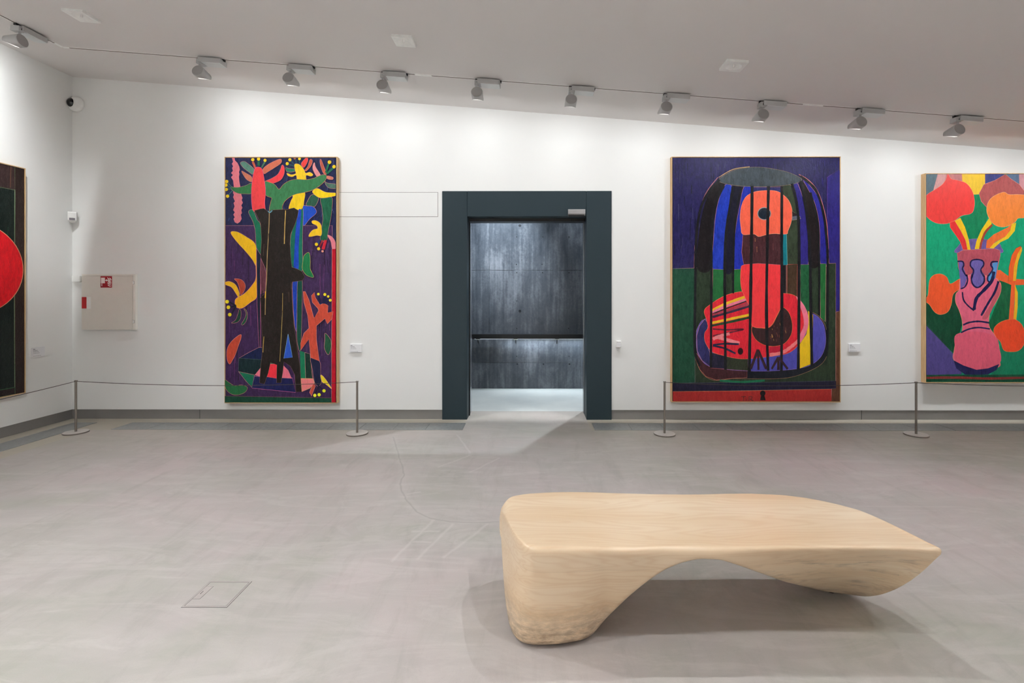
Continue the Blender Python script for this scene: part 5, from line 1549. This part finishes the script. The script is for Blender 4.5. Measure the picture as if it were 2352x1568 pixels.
# stations along the bench: X, front top Y, back top Y, top Z, front bottom Y, back bottom Y, bottom Z
T = np.array([
    (-0.150, 2.370, 2.470, 0.385, 2.330, 2.460, 0.270),
    (-0.140, 2.325, 2.490, 0.402, 2.260, 2.480, 0.130),
    (-0.125, 2.270, 2.508, 0.410, 2.180, 2.490, 0.030),
    (-0.100, 2.175, 2.525, 0.412, 2.090, 2.500, 0.000),
    (-0.070, 2.080, 2.538, 0.412, 2.035, 2.510, 0.000),
    (-0.040, 2.025, 2.550, 0.412, 2.012, 2.520, 0.000),
    (0.000, 1.995, 2.558, 0.412, 2.003, 2.530, 0.000),
    (0.050, 1.988, 2.566, 0.412, 2.003, 2.540, 0.000),
    (0.120, 1.990, 2.575, 0.412, 2.010, 2.545, 0.000),
    (0.200, 1.990, 2.580, 0.411, 2.030, 2.545, 0.000),
    (0.255, 1.990, 2.580, 0.410, 2.060, 2.540, 0.004),
    (0.290, 1.990, 2.580, 0.410, 2.095, 2.535, 0.030),
    (0.325, 1.990, 2.580, 0.409, 2.060, 2.540, 0.092),
    (0.395, 1.990, 2.578, 0.407, 2.042, 2.545, 0.175),
    (0.465, 1.998, 2.576, 0.406, 2.032, 2.545, 0.240),
    (0.535, 2.008, 2.574, 0.405, 2.022, 2.550, 0.294),
    (0.605, 2.008, 2.572, 0.404, 2.014, 2.550, 0.332),
    (0.675, 2.008, 2.570, 0.404, 2.008, 2.550, 0.354),
    (0.765, 2.008, 2.568, 0.404, 2.010, 2.550, 0.348),
    (0.863, 2.008, 2.568, 0.405, 2.038, 2.545, 0.303),
    (0.985, 2.008, 2.572, 0.407, 2.100, 2.540, 0.236),
    (1.120, 2.008, 2.572, 0.408, 2.200, 2.530, 0.148),
    (1.275, 2.008, 2.555, 0.408, 2.300, 2.520, 0.066),
    (1.375, 2.008, 2.520, 0.408, 2.350, 2.490, 0.018),
    (1.440, 2.008, 2.482, 0.408, 2.360, 2.460, 0.004),
    (1.500, 2.006, 2.436, 0.407, 2.345, 2.425, 0.006),
    (1.550, 2.003, 2.386, 0.407, 2.300, 2.372, 0.022),
    (1.582, 2.000, 2.310, 0.407, 2.225, 2.298, 0.080),
    (1.606, 1.998, 2.215, 0.407, 2.130, 2.200, 0.188),
    (1.622, 1.998, 2.120, 0.410, 2.058, 2.110, 0.268),
    (1.632, 1.998, 2.055, 0.411, 2.018, 2.050, 0.330),
    (1.637, 2.000, 2.030, 0.411, 2.006, 2.028, 0.376)])
nX = 130
u = np.linspace(0, 1, nX)
uu = (u + 0.0 * u)
Xs = T[0, 0] + (T[-1, 0] - T[0, 0]) * (0.5 - 0.5 * np.cos(np.pi * u)) * 0.45 + (T[-1, 0] - T[0, 0]) * u * 0.55
cols = [smooth_tab(T[:, 0], T[:, k], Xs, 0.012 if k in (1, 2) else 0.02) for k in range(1, 7)]
def section(yf, yb, zt, yfb, ybb, zb):
    cs = [Vector((yfb, zb)), Vector((yf, zt)), Vector((yb, zt)), Vector((ybb, zb))]
    rads = [0.045, 0.030, 0.030, 0.045]
    pts = []
    for i in range(4):
        p0, p1, p2 = cs[i - 1], cs[i], cs[(i + 1) % 4]
        d0 = (p0 - p1); d2 = (p2 - p1)
        r0 = min(rads[i], d0.length * 0.46); r2 = min(rads[i], d2.length * 0.46)
        a_ = p1 + d0.normalized() * r0; b_ = p1 + d2.normalized() * r2
        for k in range(9):
            t = k / 8
            pts.append(a_ * (1 - t) ** 2 + p1 * 2 * t * (1 - t) + b_ * t * t)
        # straight run to the next corner
        p3 = cs[(i + 2) % 4]
        rn = min(rads[(i + 1) % 4], (p1 - p2).length * 0.46)
        e_ = p2 + (p1 - p2).normalized() * rn
        for k in range(1, 8):
            t = k / 8
            q = b_.lerp(e_, t)
            if i == 1:      # softly dished seat
                q = Vector((q.x, q.y - 0.004 * math.sin(math.pi * t)))
            pts.append(q)
    return pts
vs, fs = [], []
ns = None
for i in range(nX):
    s = section(*[float(cl[i]) for cl in cols])
    ns = len(s)
    vs += [(float(Xs[i]), p.x, max(p.y, 0.0)) for p in s]
for i in range(nX - 1):
    for k in range(ns):
        l = (k + 1) % ns
        fs.append((i * ns + k, i * ns + l, (i + 1) * ns + l, (i + 1) * ns + k))
def capend(i0, sgn):
    global vs, fs
    base = [Vector(vs[i0 * ns + k]) for k in range(ns)]
    cen = sum(base, Vector()) / ns
    prev = [i0 * ns + k for k in range(ns)]
    for sc_, dx in ((0.82, 0.006), (0.5, 0.010), (0.2, 0.0115)):
        st = len(vs)
        for q in base:
            p = cen + (q - cen) * sc_
            vs.append((p.x + sgn * dx, p.y, p.z))
        for k in range(ns):
            l = (k + 1) % ns
            fs.append((prev[k], prev[l], st + l, st + k))
        prev = [st + k for k in range(ns)]
    fs.append(tuple(prev))
capend(0, -1); capend(nX - 1, 1)
bench = thing('bench', (0.75, 2.28, 0), 'low sculpted pale wooden bench with arched underside in the foreground', 'bench')
obj('bench_body', MB().add([(x, y, z + 0.004) for x, y, z in vs], fs), M['bench'], bench, smooth=True, angle=1.2, origin=(0, 2.0, 0))
fo = MB().lathe([(0.018, 0.0002), (0.018, 0.008)], 16, 'z', (0.08, 2.15, 0))
for (x, y) in ((0.04, 2.12), (0.04, 2.44), (0.19, 2.16), (0.20, 2.46), (1.44, 2.41)):
    obj('foot_pad', MB().lathe([(0.02, 0.0002), (0.02, 0.009)], 16, 'z', (x, y, 0)), M['black'], bench)
